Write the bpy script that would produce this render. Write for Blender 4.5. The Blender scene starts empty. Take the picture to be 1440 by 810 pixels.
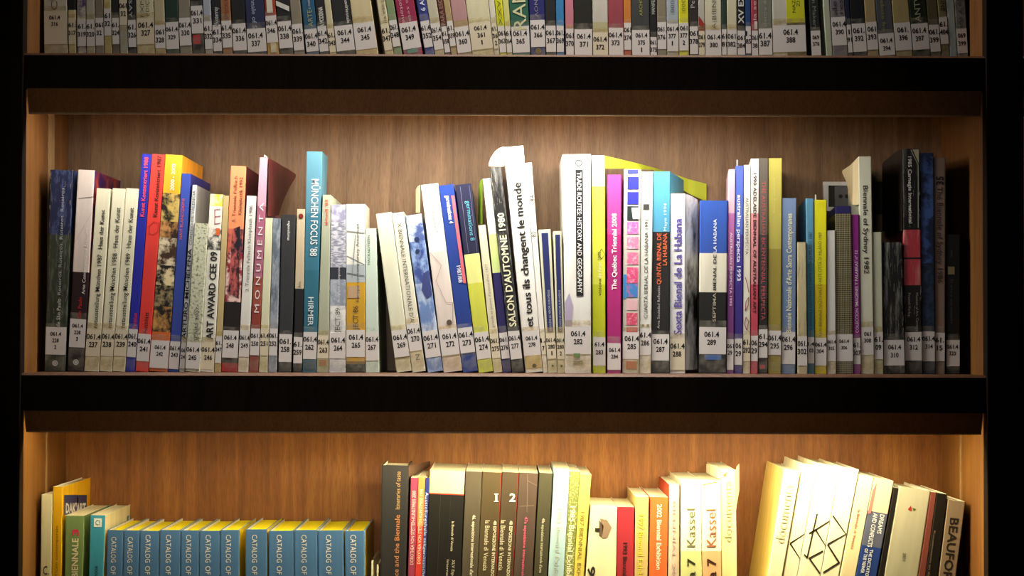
import bpy, bmesh, math, random
from mathutils import Vector, Matrix
random.seed(7)
SC = bpy.context.scene
COL = SC.collection
# ------------------------------------------------------------------ camera
F = 2900.0
VPX, VPY, ROLL = 710.0, 478.0, math.radians(0.16)
CAM = Vector(((VPX-720)/1000, -2.9, (405-VPY)/1000))
yaw = math.atan((720-VPX)/F); pit = math.atan((VPY-405)/F)
fw = Vector((math.sin(yaw)*math.cos(pit), math.cos(yaw)*math.cos(pit), math.sin(pit)))
r0 = fw.cross(Vector((0, 0, 1))).normalized(); u0 = r0.cross(fw)
rt = r0*math.cos(ROLL) + u0*math.sin(ROLL); up = u0*math.cos(ROLL) - r0*math.sin(ROLL)
cd = bpy.data.cameras.new('camera'); cam = bpy.data.objects.new('camera', cd); COL.objects.link(cam)
cd.sensor_width = 36; cd.lens = 36*F/1440; cd.clip_start = .05; cd.clip_end = 60
cam.matrix_world = Matrix.Translation(CAM) @ Matrix((rt, up, -fw)).transposed().to_4x4()
SC.camera = cam
def at(px, py, Y):
    d = fw*F + rt*(px-720) - up*(py-405)
    return CAM + d*((Y-CAM.y)/d.y)
# ------------------------------------------------------------------ world, exposure
w = bpy.data.worlds.new('world'); SC.world = w; w.use_nodes = True
w.node_tree.nodes['Background'].inputs[0].default_value = (.9, .93, 1, 1)
w.node_tree.nodes['Background'].inputs[1].default_value = 0.02
SC.view_settings.view_transform = 'Standard'; SC.view_settings.look = 'None'
SC.view_settings.gamma = 1; SC.view_settings.use_curve_mapping = False
SC.view_settings.exposure = 0.0
def strip(px0, px1, z, Y, watts, col, sy=.012, tilt=0):
    x0, x1 = at(px0, 405, Y).x, at(px1, 405, Y).x
    l = bpy.data.lights.new('light_strip_lamp', 'AREA'); l.shape = 'RECTANGLE'
    l.size = x1-x0; l.size_y = sy; l.energy = watts; l.color = col
    o = bpy.data.objects.new('light_strip_lamp', l); COL.objects.link(o)
    o.location = ((x0+x1)/2, Y, z); o.rotation_euler = (math.radians(tilt), 0, 0)
Z1, Z2 = at(710, 76, 0).z, at(710, 526, 0).z
PITCH = Z1-Z2; Z0 = Z1+PITCH; Z3 = Z2-PITCH
LY = .030
WARM, WARMER = (1, .94, .83), (1, .85, .48)
# (left px, right px, height, depth, watts, colour): lamps behind the valances
strip(250, 1150, Z0-.0585, LY, 3.0, WARM)
strip(500, 1000, Z0-.0585, LY, 2.4, WARM)
strip(95, 1120, Z1-.0585, LY, 4.2, WARM)
strip(500, 960, Z1-.0585, LY, 3.0, WARM)
strip(70, 1330, Z2-.0615, LY, 4.2, WARMER)
strip(580, 860, Z2-.0615, LY, 1.9, WARMER)
strip(930, 1230, Z2-.0615, LY, 2.9, WARMER)
strip(1480, 2500, Z0-.0585, LY, 1.6, WARM)
strip(1480, 2500, Z1-.0585, LY, 2.2, WARM)
strip(-1080, -100, Z1-.0585, LY, 2.2, WARM)
# unseen front fill spot near camera height, aimed at the middle of the bookcase
l = bpy.data.lights.new('front_fill_spot', 'SPOT'); l.energy = 42; l.color = (1, .93, .84); l.spot_size = math.radians(34); l.spot_blend = 1; l.shadow_soft_size = .12
o = bpy.data.objects.new('front_fill_spot', l); COL.objects.link(o); o.location = (-.15, -2.7, .35)
o.rotation_euler = (Vector((-.10, 0, .12))-o.location).to_track_quat('-Z', 'Y').to_euler()
# ------------------------------------------------------------------ materials
def lin(h):
    h = h.strip('#'); v = [int(h[i:i+2], 16)/255 for i in (0, 2, 4)]
    return tuple(c/12.92 if c <= .04045 else ((c+.055)/1.055)**2.4 for c in v)+(1,)
MATS = {}
def base(name, rough=.45, spec=.5):
    m = bpy.data.materials.new(name); m.use_nodes = True
    b = m.node_tree.nodes['Principled BSDF']; b.inputs['Roughness'].default_value = rough
    b.inputs['Specular IOR Level'].default_value = spec
    return m, m.node_tree, b
def mat(spec, rough=.5):
    """'rrggbb' plain print; 'n:a,b,scale,stretch' mottled; 's:' scratched; 'k:' plaid; 't:' hatching"""
    k = (spec, rough)
    if k in MATS: return MATS[k]
    m, nt, b = base('print_'+spec.replace(':', '_').replace(',', '_'), rough, .35)
    N, L = nt.nodes.new, nt.links.new
    if ':' not in spec:
        tc = N('ShaderNodeTexCoord'); mp = N('ShaderNodeMapping'); mp.inputs['Scale'].default_value = (60, 60, 9)
        nz = N('ShaderNodeTexNoise'); nz.inputs['Scale'].default_value = 1; nz.inputs['Detail'].default_value = 4
        L(tc.outputs['Object'], mp.inputs[0]); L(mp.outputs[0], nz.inputs['Vector'])
        rp = N('ShaderNodeValToRGB'); c = lin(spec)
        rp.color_ramp.elements[0].position = .3; rp.color_ramp.elements[1].position = .7
        rp.color_ramp.elements[0].color = (c[0]*.86, c[1]*.86, c[2]*.84, 1)
        rp.color_ramp.elements[1].color = tuple(min(1, x*1.06) for x in c[:3])+(1,)
        L(nz.outputs[0], rp.inputs[0]); L(rp.outputs[0], b.inputs['Base Color'])
    else:
        kind, a = spec.split(':'); a = a.split(',')
        c1, c2 = lin(a[0]), lin(a[1]); sc = float(a[2]) if len(a) > 2 else 40; st = float(a[3]) if len(a) > 3 else 1
        tc = N('ShaderNodeTexCoord'); mp = N('ShaderNodeMapping'); L(tc.outputs['Object'], mp.inputs[0])
        rp = N('ShaderNodeValToRGB')
        if kind == 'k':
            mp.inputs['Scale'].default_value = (1, 1, 1)
            wx = N('ShaderNodeTexWave'); wz = N('ShaderNodeTexWave')
            wx.bands_direction = 'X'; wz.bands_direction = 'Z'
            wx.inputs['Scale'].default_value = sc; wz.inputs['Scale'].default_value = sc*.8
            for q in (wx, wz): L(mp.outputs[0], q.inputs['Vector']); q.inputs['Distortion'].default_value = 1.0
            mx = N('ShaderNodeMath'); mx.operation = 'ADD'; L(wx.outputs['Fac'], mx.inputs[0]); L(wz.outputs['Fac'], mx.inputs[1])
            hf = N('ShaderNodeMath'); hf.operation = 'MULTIPLY'; hf.inputs[1].default_value = .5; L(mx.outputs[0], hf.inputs[0])
            L(hf.outputs[0], rp.inputs[0])
            rp.color_ramp.elements[0].position = .3; rp.color_ramp.elements[1].position = .6
        elif kind == 't':
            mp.inputs['Rotation'].default_value = (0, math.radians(40), 0)
            wz = N('ShaderNodeTexWave'); wz.bands_direction = 'Z'; wz.inputs['Scale'].default_value = sc
            L(mp.outputs[0], wz.inputs['Vector']); L(wz.outputs['Fac'], rp.inputs[0])
        else:
            mp.inputs['Scale'].default_value = (sc, sc, sc/st)
            nz = N('ShaderNodeTexNoise'); nz.inputs['Scale'].default_value = 1
            nz.inputs['Detail'].default_value = 8; nz.inputs['Roughness'].default_value = .65
            L(mp.outputs[0], nz.inputs['Vector']); L(nz.outputs[0], rp.inputs[0])
            e = (.44, .56) if kind == 'n' else (.50, .64)
            rp.color_ramp.elements[0].position, rp.color_ramp.elements[1].position = e
        rp.color_ramp.elements[0].color = c1; rp.color_ramp.elements[1].color = c2
        L(rp.outputs[0], b.inputs['Base Color'])
    MATS[k] = m
    return m
def wood_mat(name, ca, cb, cc, rough=.45, seed=0, spec=.3):
    m, nt, b = base(name, rough, spec)
    N, L = nt.nodes.new, nt.links.new
    tc = N('ShaderNodeTexCoord')
    def noise(s, det, rg, off=0):
        mp = N('ShaderNodeMapping'); mp.inputs['Scale'].default_value = s; mp.inputs['Location'].default_value = (off+seed, off, off)
        nz = N('ShaderNodeTexNoise'); nz.inputs['Scale'].default_value = 1; nz.inputs['Detail'].default_value = det
        nz.inputs['Roughness'].default_value = rg; nz.inputs['Distortion'].default_value = .4
        L(tc.outputs['Object'], mp.inputs[0]); L(mp.outputs[0], nz.inputs['Vector']); return nz
    n1 = noise((14, 14, 1.3), 4, .5); n2 = noise((520, 520, 45), 3, .6, 3); n3 = noise((70, 70, 3.5), 6, .6, 7)
    r1 = N('ShaderNodeValToRGB'); r1.color_ramp.elements[0].position = .33; r1.color_ramp.elements[1].position = .67
    r1.color_ramp.elements[0].color = lin(ca); r1.color_ramp.elements[1].color = lin(cc)
    e = r1.color_ramp.elements.new(.5); e.color = lin(cb)
    m1 = N('ShaderNodeMath'); m1.operation = 'MULTIPLY_ADD'; m1.inputs[1].default_value = .55
    L(n3.outputs[0], m1.inputs[0])
    m2 = N('ShaderNodeMath'); m2.operation = 'MULTIPLY'; m2.inputs[1].default_value = .45; L(n1.outputs[0], m2.inputs[0])
    L(m2.outputs[0], m1.inputs[2]); L(m1.outputs[0], r1.inputs[0])
    r2 = N('ShaderNodeValToRGB'); r2.color_ramp.elements[0].position = .35; r2.color_ramp.elements[1].position = .55
    r2.color_ramp.elements[0].color = (.72, .68, .66, 1); r2.color_ramp.elements[1].color = (1, 1, 1, 1)
    L(n2.outputs[0], r2.inputs[0])
    mx = N('ShaderNodeMix'); mx.data_type = 'RGBA'; mx.blend_type = 'MULTIPLY'; mx.inputs[0].default_value = .8
    L(r1.outputs[0], mx.inputs[6]); L(r2.outputs[0], mx.inputs[7]); L(mx.outputs[2], b.inputs['Base Color'])
    bp = N('ShaderNodeBump'); bp.inputs['Strength'].default_value = .15; bp.inputs['Distance'].default_value = .0006
    L(n2.outputs[0], bp.inputs['Height']); L(bp.outputs[0], b.inputs['Normal'])
    return m
VENEER = wood_mat('veneer_wood', '614934', '7a6147', '927657')
SIDEWOOD = wood_mat('veneer_side_wood', '5e3a20', '7a5026', '90622c', seed=5)
SHELFWOOD = wood_mat('veneer_shelf_wood', '4a3022', '5a3c2a', '684832', seed=8)
VENEER_WARMLIT = wood_mat('veneer_wood_warm_lit', '6a4024', '86562c', 'a06e38', seed=3)  # same veneer, with the lower lamps' warmer light put into its colour
DARK = wood_mat('dark_wood', '1a130e', '201812', '271d15', .65, 2, .06)
VALMAT = wood_mat('brown_lacquer', '84562e', '8c5c32', '946438', .35, 9, .4)
EDGE = wood_mat('pale_track_and_lit_edge', '8d6f4a', 'a08058', 'b39064', .5, 4)  # pale wood of the tracks; on the valance it stands for a highlight
PAGES, _nt, _b = base('page_paper', .8, .1)
def pages_mat(name, h):
    m, nt, b = base(name, .85, .1); N, L = nt.nodes.new, nt.links.new
    tc = N('ShaderNodeTexCoord'); mp = N('ShaderNodeMapping'); mp.inputs['Scale'].default_value = (2200, 3, 3)
    nz = N('ShaderNodeTexNoise'); nz.inputs['Scale'].default_value = 1; nz.inputs['Detail'].default_value = 2
    rp = N('ShaderNodeValToRGB'); c = lin(h)
    rp.color_ramp.elements[0].color = (c[0]*.6, c[1]*.58, c[2]*.5, 1); rp.color_ramp.elements[1].color = c
    L(tc.outputs['Object'], mp.inputs[0]); L(mp.outputs[0], nz.inputs['Vector']); L(nz.outputs[0], rp.inputs[0])
    L(rp.outputs[0], b.inputs['Base Color']); return m
PAGES = pages_mat('page_paper', 'e4dcc0'); YPAGES = pages_mat('yellow_page_paper', 'f6e224')
LABELM, _nt, _b = base('label_paper', .55, .3); _b.inputs['Base Color'].default_value = lin('d6d2d0')
LABELC, _nt, _b = base('label_paper_aged', .55, .3); _b.inputs['Base Color'].default_value = lin('d8cfb6')
INK, _nt, _b = base('label_ink', .7, .2); _b.inputs['Base Color'].default_value = lin('17161a')
def tape_mat(nm, h, lo, hi):
    m, nt, b = base(nm, .2, .5); b.inputs['Base Color'].default_value = lin(h)
    b.inputs['Alpha'].default_value = .3
    tc = nt.nodes.new('ShaderNodeTexCoord'); nz = nt.nodes.new('ShaderNodeTexNoise'); nz.inputs['Scale'].default_value = 70
    rp = nt.nodes.new('ShaderNodeValToRGB'); rp.color_ramp.elements[0].color = (lo,)*3+(1,); rp.color_ramp.elements[1].color = (hi,)*3+(1,)
    rp.color_ramp.elements[0].position = .4; rp.color_ramp.elements[1].position = .62
    nt.links.new(tc.outputs['Object'], nz.inputs['Vector']); nt.links.new(nz.outputs[0], rp.inputs[0]); nt.links.new(rp.outputs[0], b.inputs['Alpha'])
    return m
TAPE = tape_mat('clear_tape', 'b8b4a4', .02, .16); OLDTAPE = tape_mat('yellowed_tape', 'c4b07a', .12, .30)
# ------------------------------------------------------------------ mesh helpers
TAPER = [0.0]
def obj(name, verts, faces, mats, parent=None, mi=None):
    if TAPER[0]: verts = [(v[0]*(1+TAPER[0]*v[2]), v[1], v[2]) for v in verts]
    me = bpy.data.meshes.new(name); me.from_pydata(verts, [], faces)
    for m in (mats if isinstance(mats, list) else [mats]): me.materials.append(m)
    if mi: me.polygons.foreach_set('material_index', mi)
    me.update()
    o = bpy.data.objects.new(name, me); COL.objects.link(o)
    if parent: o.parent = parent
    return o
def boxg(x0, x1, y0, y1, z0, z1, V, Fc):
    n = len(V)
    V += [(x0, y0, z0), (x1, y0, z0), (x1, y1, z0), (x0, y1, z0), (x0, y0, z1), (x1, y0, z1), (x1, y1, z1), (x0, y1, z1)]
    Fc += [tuple(n+i for i in f) for f in ((0, 3, 2, 1), (4, 5, 6, 7), (0, 1, 5, 4), (1, 2, 6, 5), (2, 3, 7, 6), (3, 0, 4, 7))]
def box(name, x0, x1, y0, y1, z0, z1, m, parent=None, bev=0):
    V, Fc = [], []; boxg(x0, x1, y0, y1, z0, z1, V, Fc); o = obj(name, V, Fc, m, parent)
    if bev:
        bm = bmesh.new(); bm.from_mesh(o.data)
        bmesh.ops.bevel(bm, geom=bm.edges[:], offset=bev, segments=2, affect='EDGES', profile=.5); bm.to_mesh(o.data); bm.free()
    return o
def extr(name, prof, x0, x1, m, parent=None, mi=None):
    """profile in (y,z) extruded along x"""
    n = len(prof); V = [(x0, y, z) for y, z in prof]+[(x1, y, z) for y, z in prof]
    Fc = [(i, (i+1) % n, n+(i+1) % n, n+i) for i in range(n)]+[tuple(range(n))[::-1], tuple(range(n, 2*n))]
    o = obj(name, V, Fc, m, parent, mi)
    bm = bmesh.new(); bm.from_mesh(o.data); bmesh.ops.recalc_face_normals(bm, faces=bm.faces[:]); bm.to_mesh(o.data); bm.free()
    return o
TXT = {}
def textgeo(s, off):
    """flat triangulated lettering normalised to its bounding box: verts in 0..1, faces, aspect"""
    k = (s, off)
    if k in TXT: return TXT[k]
    c = bpy.data.curves.new('t', 'FONT'); c.body = s; c.size = 1; c.offset = off; c.resolution_u = 2; c.fill_mode = 'FRONT'
    o = bpy.data.objects.new('t', c); COL.objects.link(o)
    dg = bpy.context.evaluated_depsgraph_get(); me = bpy.data.meshes.new_from_object(o.evaluated_get(dg))
    vs = [(v.co.x, v.co.y) for v in me.vertices]; fs = [tuple(p.vertices) for p in me.polygons]
    bpy.data.objects.remove(o); bpy.data.curves.remove(c); bpy.data.meshes.remove(me)
    if not vs: vs = [(0, 0), (1, 0), (1, 1)]; fs = []
    xa, xb = min(v[0] for v in vs), max(v[0] for v in vs)
    # cap band (letters sit between baseline and cap height)
    r = ([((x-xa)/(xb-xa), y/.69) for x, y in vs], fs)
    TXT[k] = r
    return r
def tag(o, label, cat, group=None, kind=None):
    o['label'] = label; o['category'] = cat
    if group: o['group'] = group
    if kind: o['kind'] = kind
# ------------------------------------------------------------------ bookcase
XL, XR = at(31, 405, 0).x, at(1386.5, 405, 0).x
XS0, XS1 = XL-.060, XR+.0525
DEP = .305
BC = bpy.data.objects.new('bookcase', None); COL.objects.link(BC); BC.location = (0, 0, Z3-.60)
tag(BC, 'built-in dark wood bookcase with brown veneer backs and lit recessed shelves', 'bookcase')
def bpart(o): o.parent = BC; o.matrix_parent_inverse = Matrix.Translation(-BC.location); return o
bays = [(XS0-XR+XL, XS0), (XL, XR), (XS1, XS1+XR-XL)]
ZT, ZB = Z0+.25, Z3-.60
for xa, xb in ((XS0, XL), (XR, XS1)):
    bpart(box('stile', xa, xb, -.006, .018, ZB, ZT, DARK, bev=.0012))
    for s in (xa, xb-.018):
        bpart(box('side_panel', s, s+.018, .018, DEP, ZB, ZT, SIDEWOOD))
for i, (xa, xb) in enumerate(bays):
    for zz in (Z0, Z1, Z2, Z3):
        th = .050 if zz != Z2 else .053
        # dark front nosing, bevelled brown top edge
        bpart(extr('shelf_nosing', [(0, zz-th), (.024, zz-th), (.024, zz-.0035), (0, zz-.0035)], xa, xb, DARK))
        bpart(extr('shelf_top', [(.0005, zz-.0035), (DEP, zz-.0035), (DEP, zz), (.006, zz)], xa, xb, SHELFWOOD))
        bpart(box('shelf_underside', xa, xb, .024, DEP, zz-th, zz-.0035, DARK))
        vz = zz-th; vh = .034 if zz != Z2 else .030
        bpart(extr('valance', [(.003, vz), (.009, vz), (.020, vz-vh), (.014, vz-vh)], xa+.004, xb-.004, VALMAT))
        bpart(extr('valance_lit_edge', [(.0136, vz-vh+.0012), (.0204, vz-vh), (.0204, vz-vh-.001), (.0134, vz-vh-.001)], xa+.004, xb-.004, EDGE))  # paler strip: the lit line along the bevel is put into its colour
        bpart(extr('lamp_housing', [(.022, vz), (.040, vz), (.040, vz-.007), (.022, vz-.007)], xa+.03, xb-.03, mat('9a9a9a')))
    for za, zb, m_ in ((Z0, ZT, VENEER), (Z1, Z0-.05, VENEER), (Z2, Z1-.05, VENEER), (Z3, Z2-.053, VENEER_WARMLIT), (ZB, Z3-.05, VENEER_WARMLIT)):
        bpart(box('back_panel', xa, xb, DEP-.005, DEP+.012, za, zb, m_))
# pale inlaid tracks in the side walls of the lit bay
for s, x in ((1, XL), (-1, XR)):
    if s > 0: bpart(box('track', min(x, x+s*.0012), max(x, x+s*.0012), .158, .196, Z2, Z1-.05, EDGE))
    bpart(box('track', min(x, x+s*.0012), max(x, x+s*.0012), .158, .166, Z3, Z2-.053, EDGE))
# room: floor, wall beside, ceiling
def struct(name, *a):
    o = box(name, *a); o['kind'] = 'structure'; o['label'] = name; return o
plaster = mat('6a625a')
struct('floor', -3, 3, -5, .4, ZB-.12, ZB-.02, mat('4a3826'))
struct('wall_back', -3, 3, .34, .40, ZB-.02, ZT+.6, plaster)
struct('ceiling', -3, 3, -5, .4, ZT+.6, ZT+.7, plaster)
# socket plates on the back panel
def plate(px0, px1, py0, py1, frame, inner, label, holes):
    Y = DEP-.005; a = at(px0, py0, Y); b = at(px1, py1, Y)
    r = bpy.data.objects.new('wall_socket', None); COL.objects.link(r); r.location = ((a.x+b.x)/2, Y, (a.z+b.z)/2)
    tag(r, label, 'socket'); W, H = (b.x-a.x)/2, (a.z-b.z)/2
    V, Fc = [], []; t = .006
    boxg(-W, W, -.007, 0, H-t, H, V, Fc); boxg(-W, W, -.007, 0, -H, -H+t, V, Fc)
    boxg(-W, -W+t*1.3, -.007, 0, -H+t, H-t, V, Fc); boxg(W-t, W, -.007, 0, -H+t, H-t, V, Fc)
    obj('frame', V, Fc, mat(frame, .3), r)
    box('recess', -W+t, W-t, -.002, 0, -H+t, H-t, mat('14150f'), r)
    box('outlet', -W+t*3, W-t, -.005, -.001, -H+t*1.1, H-t*1.1, mat(inner), r, .0006)
    for hx in holes:
        V, Fc = [], []
        for k in range(12):
            an = k*math.pi/6; V.append((hx+.0032*math.cos(an), -.0053, .0032*math.sin(an)))
        Fc.append(tuple(range(12))[::-1]); obj('pin_hole', V, Fc, mat('050505'), r)
plate(1157, 1222, 256, 297, 'c4c6c8', '55555a', 'silver framed power socket on the back panel behind the yellow book', (-.009, .001))
plate(1228, 1272, 256, 301, '141210', '0e0d0c', 'black power socket on the back panel right of the silver framed one', (-.006, .006))
# ------------------------------------------------------------------ books
def book(shelf, ya, xa0, xa1, yb, xb0, xb1, ztop, bands, lab=None, txt=(), side=None, D=.205, tw=0, ys=.095,
         desc='', art=(), flap=(), hard=False, tape=True, pages=None, sideart=()):
    """rows of pixels (ya, yb) fix the spine's line in space; ztop = pixel row of its top, or a height in metres if > 5000"""
    D = min(D, .297-ys-abs(math.sin(math.radians(tw)))*.02)
    zs = {0: Z1, 1: Z2, 2: Z3}[shelf]
    E = [[at(x, y, ys) for x in (l, r_)] for y, l, r_ in ((ya, xa0, xa1), (yb, xb0, xb1))]
    sl_, sr_ = [(E[1][i].x-E[0][i].x)/(E[1][i].z-E[0][i].z) for i in (0, 1)]
    l0, r0_ = [E[0][i].x+(zs-E[0][i].z)*q for i, q in ((0, sl_), (1, sr_))]
    sx = (sl_+sr_)/2; bx = (l0+r0_)/2                 # dx per dz of the centre line
    sc = (ys-CAM.y)/F
    lean = math.atan(sx)
    wd = (r0_-l0)*math.cos(lean)-.0006
    bz = zs+abs(math.sin(lean))*wd/2+.0002; bx += (bz-zs)*sx
    zt = at((xa0+xa1)/2, ztop, ys).z if ztop < 5000 else zs+(ztop-5000)
    h = (zt-bz)/math.cos(lean)
    taper = (sr_-sl_)/wd*math.cos(lean)
    TAPER[0] = max(taper, -.45/h)
    r = bpy.data.objects.new('book', None); COL.objects.link(r)
    r.location = (bx, ys, bz); r.rotation_euler = (0, lean, math.radians(tw))
    M = Matrix.Translation(r.location) @ r.rotation_euler.to_matrix().to_4x4(); MI = M.inverted()
    def loc(px, py):
        p = MI @ at(px, py, ys); return p.x, p.z
    def zof(py):
        return max(0, min(h, loc((xa0+xa1)/2, py)[1]))
    # --- cover: U section with rounded spine corners
    t = .0022 if hard else .0007; rr = min(.0012 if not hard else .002, wd*.22); hw = wd/2
    out = [(-hw, D)]+[(-hw+rr-rr*math.cos(a), rr-rr*math.sin(a)) for a in (0, .5, 1.05, math.pi/2)]
    out += [(hw-rr+rr*math.sin(a), rr-rr*math.cos(a)) for a in (0, .52, 1.07, math.pi/2)]+[(hw, D)]
    inn = [(hw-t, D), (hw-t, t+rr*.5), (-hw+t, t+rr*.5), (-hw+t, D)]
    pr = out+inn; n = len(pr)
    cuts = [0.0]; cols = []
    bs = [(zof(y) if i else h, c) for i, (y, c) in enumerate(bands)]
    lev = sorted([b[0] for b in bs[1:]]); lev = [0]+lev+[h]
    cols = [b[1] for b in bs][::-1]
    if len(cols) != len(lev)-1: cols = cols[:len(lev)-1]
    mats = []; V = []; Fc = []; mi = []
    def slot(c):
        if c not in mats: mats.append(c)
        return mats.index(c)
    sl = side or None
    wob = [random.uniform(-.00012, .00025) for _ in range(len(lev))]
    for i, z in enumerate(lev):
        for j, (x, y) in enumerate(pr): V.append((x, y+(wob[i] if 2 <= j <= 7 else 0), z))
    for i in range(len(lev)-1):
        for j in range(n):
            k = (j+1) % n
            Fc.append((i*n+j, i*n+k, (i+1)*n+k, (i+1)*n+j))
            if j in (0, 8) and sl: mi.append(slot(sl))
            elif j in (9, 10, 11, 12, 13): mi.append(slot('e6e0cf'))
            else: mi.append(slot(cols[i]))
    for i in (0, len(lev)-1):
        o_ = i*n
        ring = [(0, 1, 2, 3, 4, n-2, n-1), (4, 5, n-3, n-2), (5, 6, 7, 8, 9, n-4, n-3)]
        for q in ring: Fc.append(tuple(o_+a for a in (q if i else q[::-1]))[::-1]); mi.append(slot('e6e0cf' if not hard else cols[0 if i == 0 else -1]))
    cov = obj('cover', V, Fc, [mat(c) for c in mats], r, mi)
    pin = .003 if hard else .0008
    if wd > .004:
        box('page_block', -hw+t, hw-t, t+.0015, D-pin-.001, pin, h-pin-random.uniform(0, .001), pages or PAGES, r)
    # --- call label, its print, and the clear tape over it
    fl = hw-rr*.35
    if lab:
        y0, y1 = lab[0], lab[1]; za, zb = zof(y1), zof(y0)
        sk = random.uniform(-.0003, .0003)
        V = [(-fl, -.0003, za), (fl, -.0003, za), (fl, -.0003+sk*0, zb+sk), (-fl, -.0003, zb-sk),
             (-fl, .0002, za), (fl, .0002, za), (fl, .0002, zb+sk), (-fl, .0002, zb-sk)]
        Fc = [(0, 1, 2, 3), (7, 6, 5, 4), (3, 2, 6, 7), (1, 0, 4, 5), (0, 3, 7, 4), (2, 1, 5, 6)]; mi = [0]*6
        lines = lab[2:]; capm = .0070; 
        if isinstance(lines[-1], (float, int)): capm = lines[-1]/1000*1.03; lines = lines[:-1]
        full = [(s, i) for i, s in enumerate(lines)]
        nl = len(full); L0 = zb-.0105+(.0025 if nl > 2 else 0)
        if capm < .0058: L0 = zb-.010
        step = .0115 if nl < 3 else .0105
        if capm < .0058: step = .0095
        cx = random.uniform(-.05, .05)*wd
        for s, i in full:
            vs, fs = textgeo(s, .026)
            wt = min((len(s)*.58 if len(s) > 1 else .3 if s == '1' else .55)*capm, wd*.97); 
            ox = -wt/2+cx; ox = max(-hw+.0002, min(hw-wt-.0002, ox)) 
            if wt > wd*.93: ox = -wt/2
            n0 = len(V); zc = L0-i*step
            V += [(ox+x*wt, -.00042, zc-capm/2+y*capm) for x, y in vs]
            Fc += [tuple(n0+q for q in f) for f in fs]; mi += [1]*len(fs)
        c0 = bands[-1][1]
        lm = LABELC if (':' not in c0 and min(lin(c0)[:3]) > .25 and random.random() < .5) else LABELM
        obj('call_label', V, Fc, [lm, INK], r, mi)
        if tape:
            tm = OLDTAPE if (':' not in c0 and min(lin(c0)[:3]) > .18) else TAPE
            ta, tb = max(.002, za-.030), min(h, zb+random.uniform(.005, .010))
            if za > .004: box('tape', -fl, fl, -.00052, -.00046, .0015, za-.0002, tm, r)
            box('tape', -fl, fl, -.00052, -.0004, zb+.0003, tb, tm, r)
    # --- title lettering: (text, direction u/d/h, y0, y1, across 0..1, cap px, colour[, weight])
    for q in txt:
        s, dr, y0, y1, uc, cap, c = q[:7]; wt_ = q[7] if len(q) > 7 else .0
        vs, fs = textgeo(s, wt_*.65)
        za, zb = zof(y1), zof(y0); cp = cap*sc; xc = -hw+uc*wd
        if dr == 'u': V = [(xc+cp/2-y*cp, -.00045, za+x*(zb-za)) for x, y in vs]
        elif dr == 'd': V = [(xc-cp/2+y*cp, -.00045, zb-x*(zb-za)) for x, y in vs]
        else: V = [(xc-cap*sc/2+x*cap*sc, -.00045, za+y*(zb-za)) for x, y in vs]
        # upright order keeps the faces turned to the front
        obj('title_lettering', V, fs, mat(c, .6), r)
    # --- printed pictures: ('q',x0,y0,x1,y1,col) in across-fractions and rows; ('l',[(px,py)..],width,col); ('o',uc,py,rad,col)
    for q in art:
        V = []; Fc = []
        if q[0] == 'q':
            xa_, xb_ = max(-fl, -hw+q[1]*wd), min(fl, -hw+q[3]*wd); za, zb = zof(q[4]), zof(q[2])
            boxg(xa_, xb_, -.00036, 0, za, zb, V, Fc); obj('printed_panel', V, Fc, mat(q[5]), r)
        elif q[0] == 'l':
            pts = [loc(*p) for p in q[1]]; hwd = q[2]*sc/2
            for a, b in zip(pts, pts[1:]):
                dx, dz = b[0]-a[0], b[1]-a[1]; ln = math.hypot(dx, dz) or 1; nx, nz = -dz/ln*hwd, dx/ln*hwd
                ex, ez = dx/ln*hwd*.6, dz/ln*hwd*.6; n0 = len(V)
                V += [(a[0]-nx-ex, -.0004, a[1]-nz-ez), (b[0]-nx+ex, -.0004, b[1]-nz+ez), (b[0]+nx+ex, -.0004, b[1]+nz+ez), (a[0]+nx-ex, -.0004, a[1]+nz-ez)]
                Fc.append((n0, n0+1, n0+2, n0+3))
            V = [(max(-fl, min(fl, x)), y, z) for x, y, z in V]
            obj('line_drawing', V, Fc, mat(q[3]), r)
        elif q[0] in 'op':
            xc = -hw+q[1]*wd; zc = loc((xa0+xa1)/2, q[2])[1]; rad = q[3]*sc; K = 20
            cs = [(math.cos(k*2*math.pi/K), math.sin(k*2*math.pi/K)) for k in range(K)]
            V = [(xc+rad*a, -.0005, zc+rad*b) for a, b in cs]
            if q[0] == 'o': Fc = [tuple(range(K))]
            else:
                V += [(xc+rad*.72*a, -.0005, zc+rad*.72*b) for a, b in cs]; Fc = [(k, (k+1) % K, K+(k+1) % K, K+k) for k in range(K)]
            obj('emblem', V, Fc, mat(q[4]), r)
        elif q[0] == 'f':
            V = [(max(-fl, min(fl, a)), -.0004, b) for a, b in (loc(*p) for p in q[1])]
            obj('printed_shape', V, [tuple(range(len(V)))[::-1]], mat(q[2]), r)
    # --- scuffs worn into dark glossy spines
    c0_ = bands[0][1]
    if c0_.startswith('s:1') and shelf == 1:
        rg = random.Random(int(x_seed(bx))); V = []; Fc = []
        for _ in range(46):
            x = rg.choice((rg.gauss(0, wd*.16), rg.gauss(-fl*.9, wd*.04), rg.gauss(fl*.9, wd*.04))); x = max(-fl, min(fl, x)); z = rg.uniform(h*.2, h*.97)
            ln = rg.uniform(.002, .012); t_ = rg.uniform(.00008, .0003); dx = rg.uniform(-.0006, .0006); n0 = len(V)
            V += [(x-t_, -.00041, z), (x+t_, -.00041, z), (x+t_+dx, -.00041, z+ln), (x-t_+dx, -.00041, z+ln)]; Fc.append((n0, n0+1, n0+2, n0+3))
        o = obj('scuff_marks', V, Fc, mat('8c8a82'), r); o['kind'] = 'stuff'
    # --- loose or bent cover sheets: columns (px, ytop, ybottom, Y)
    TAPER[0] = 0.0
    # --- print on the right-hand cover: pixel columns are carried onto the cover's plane
    xw = (r.matrix_basis @ Vector((wd/2, 0, h*.9))).x+.0005
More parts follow.
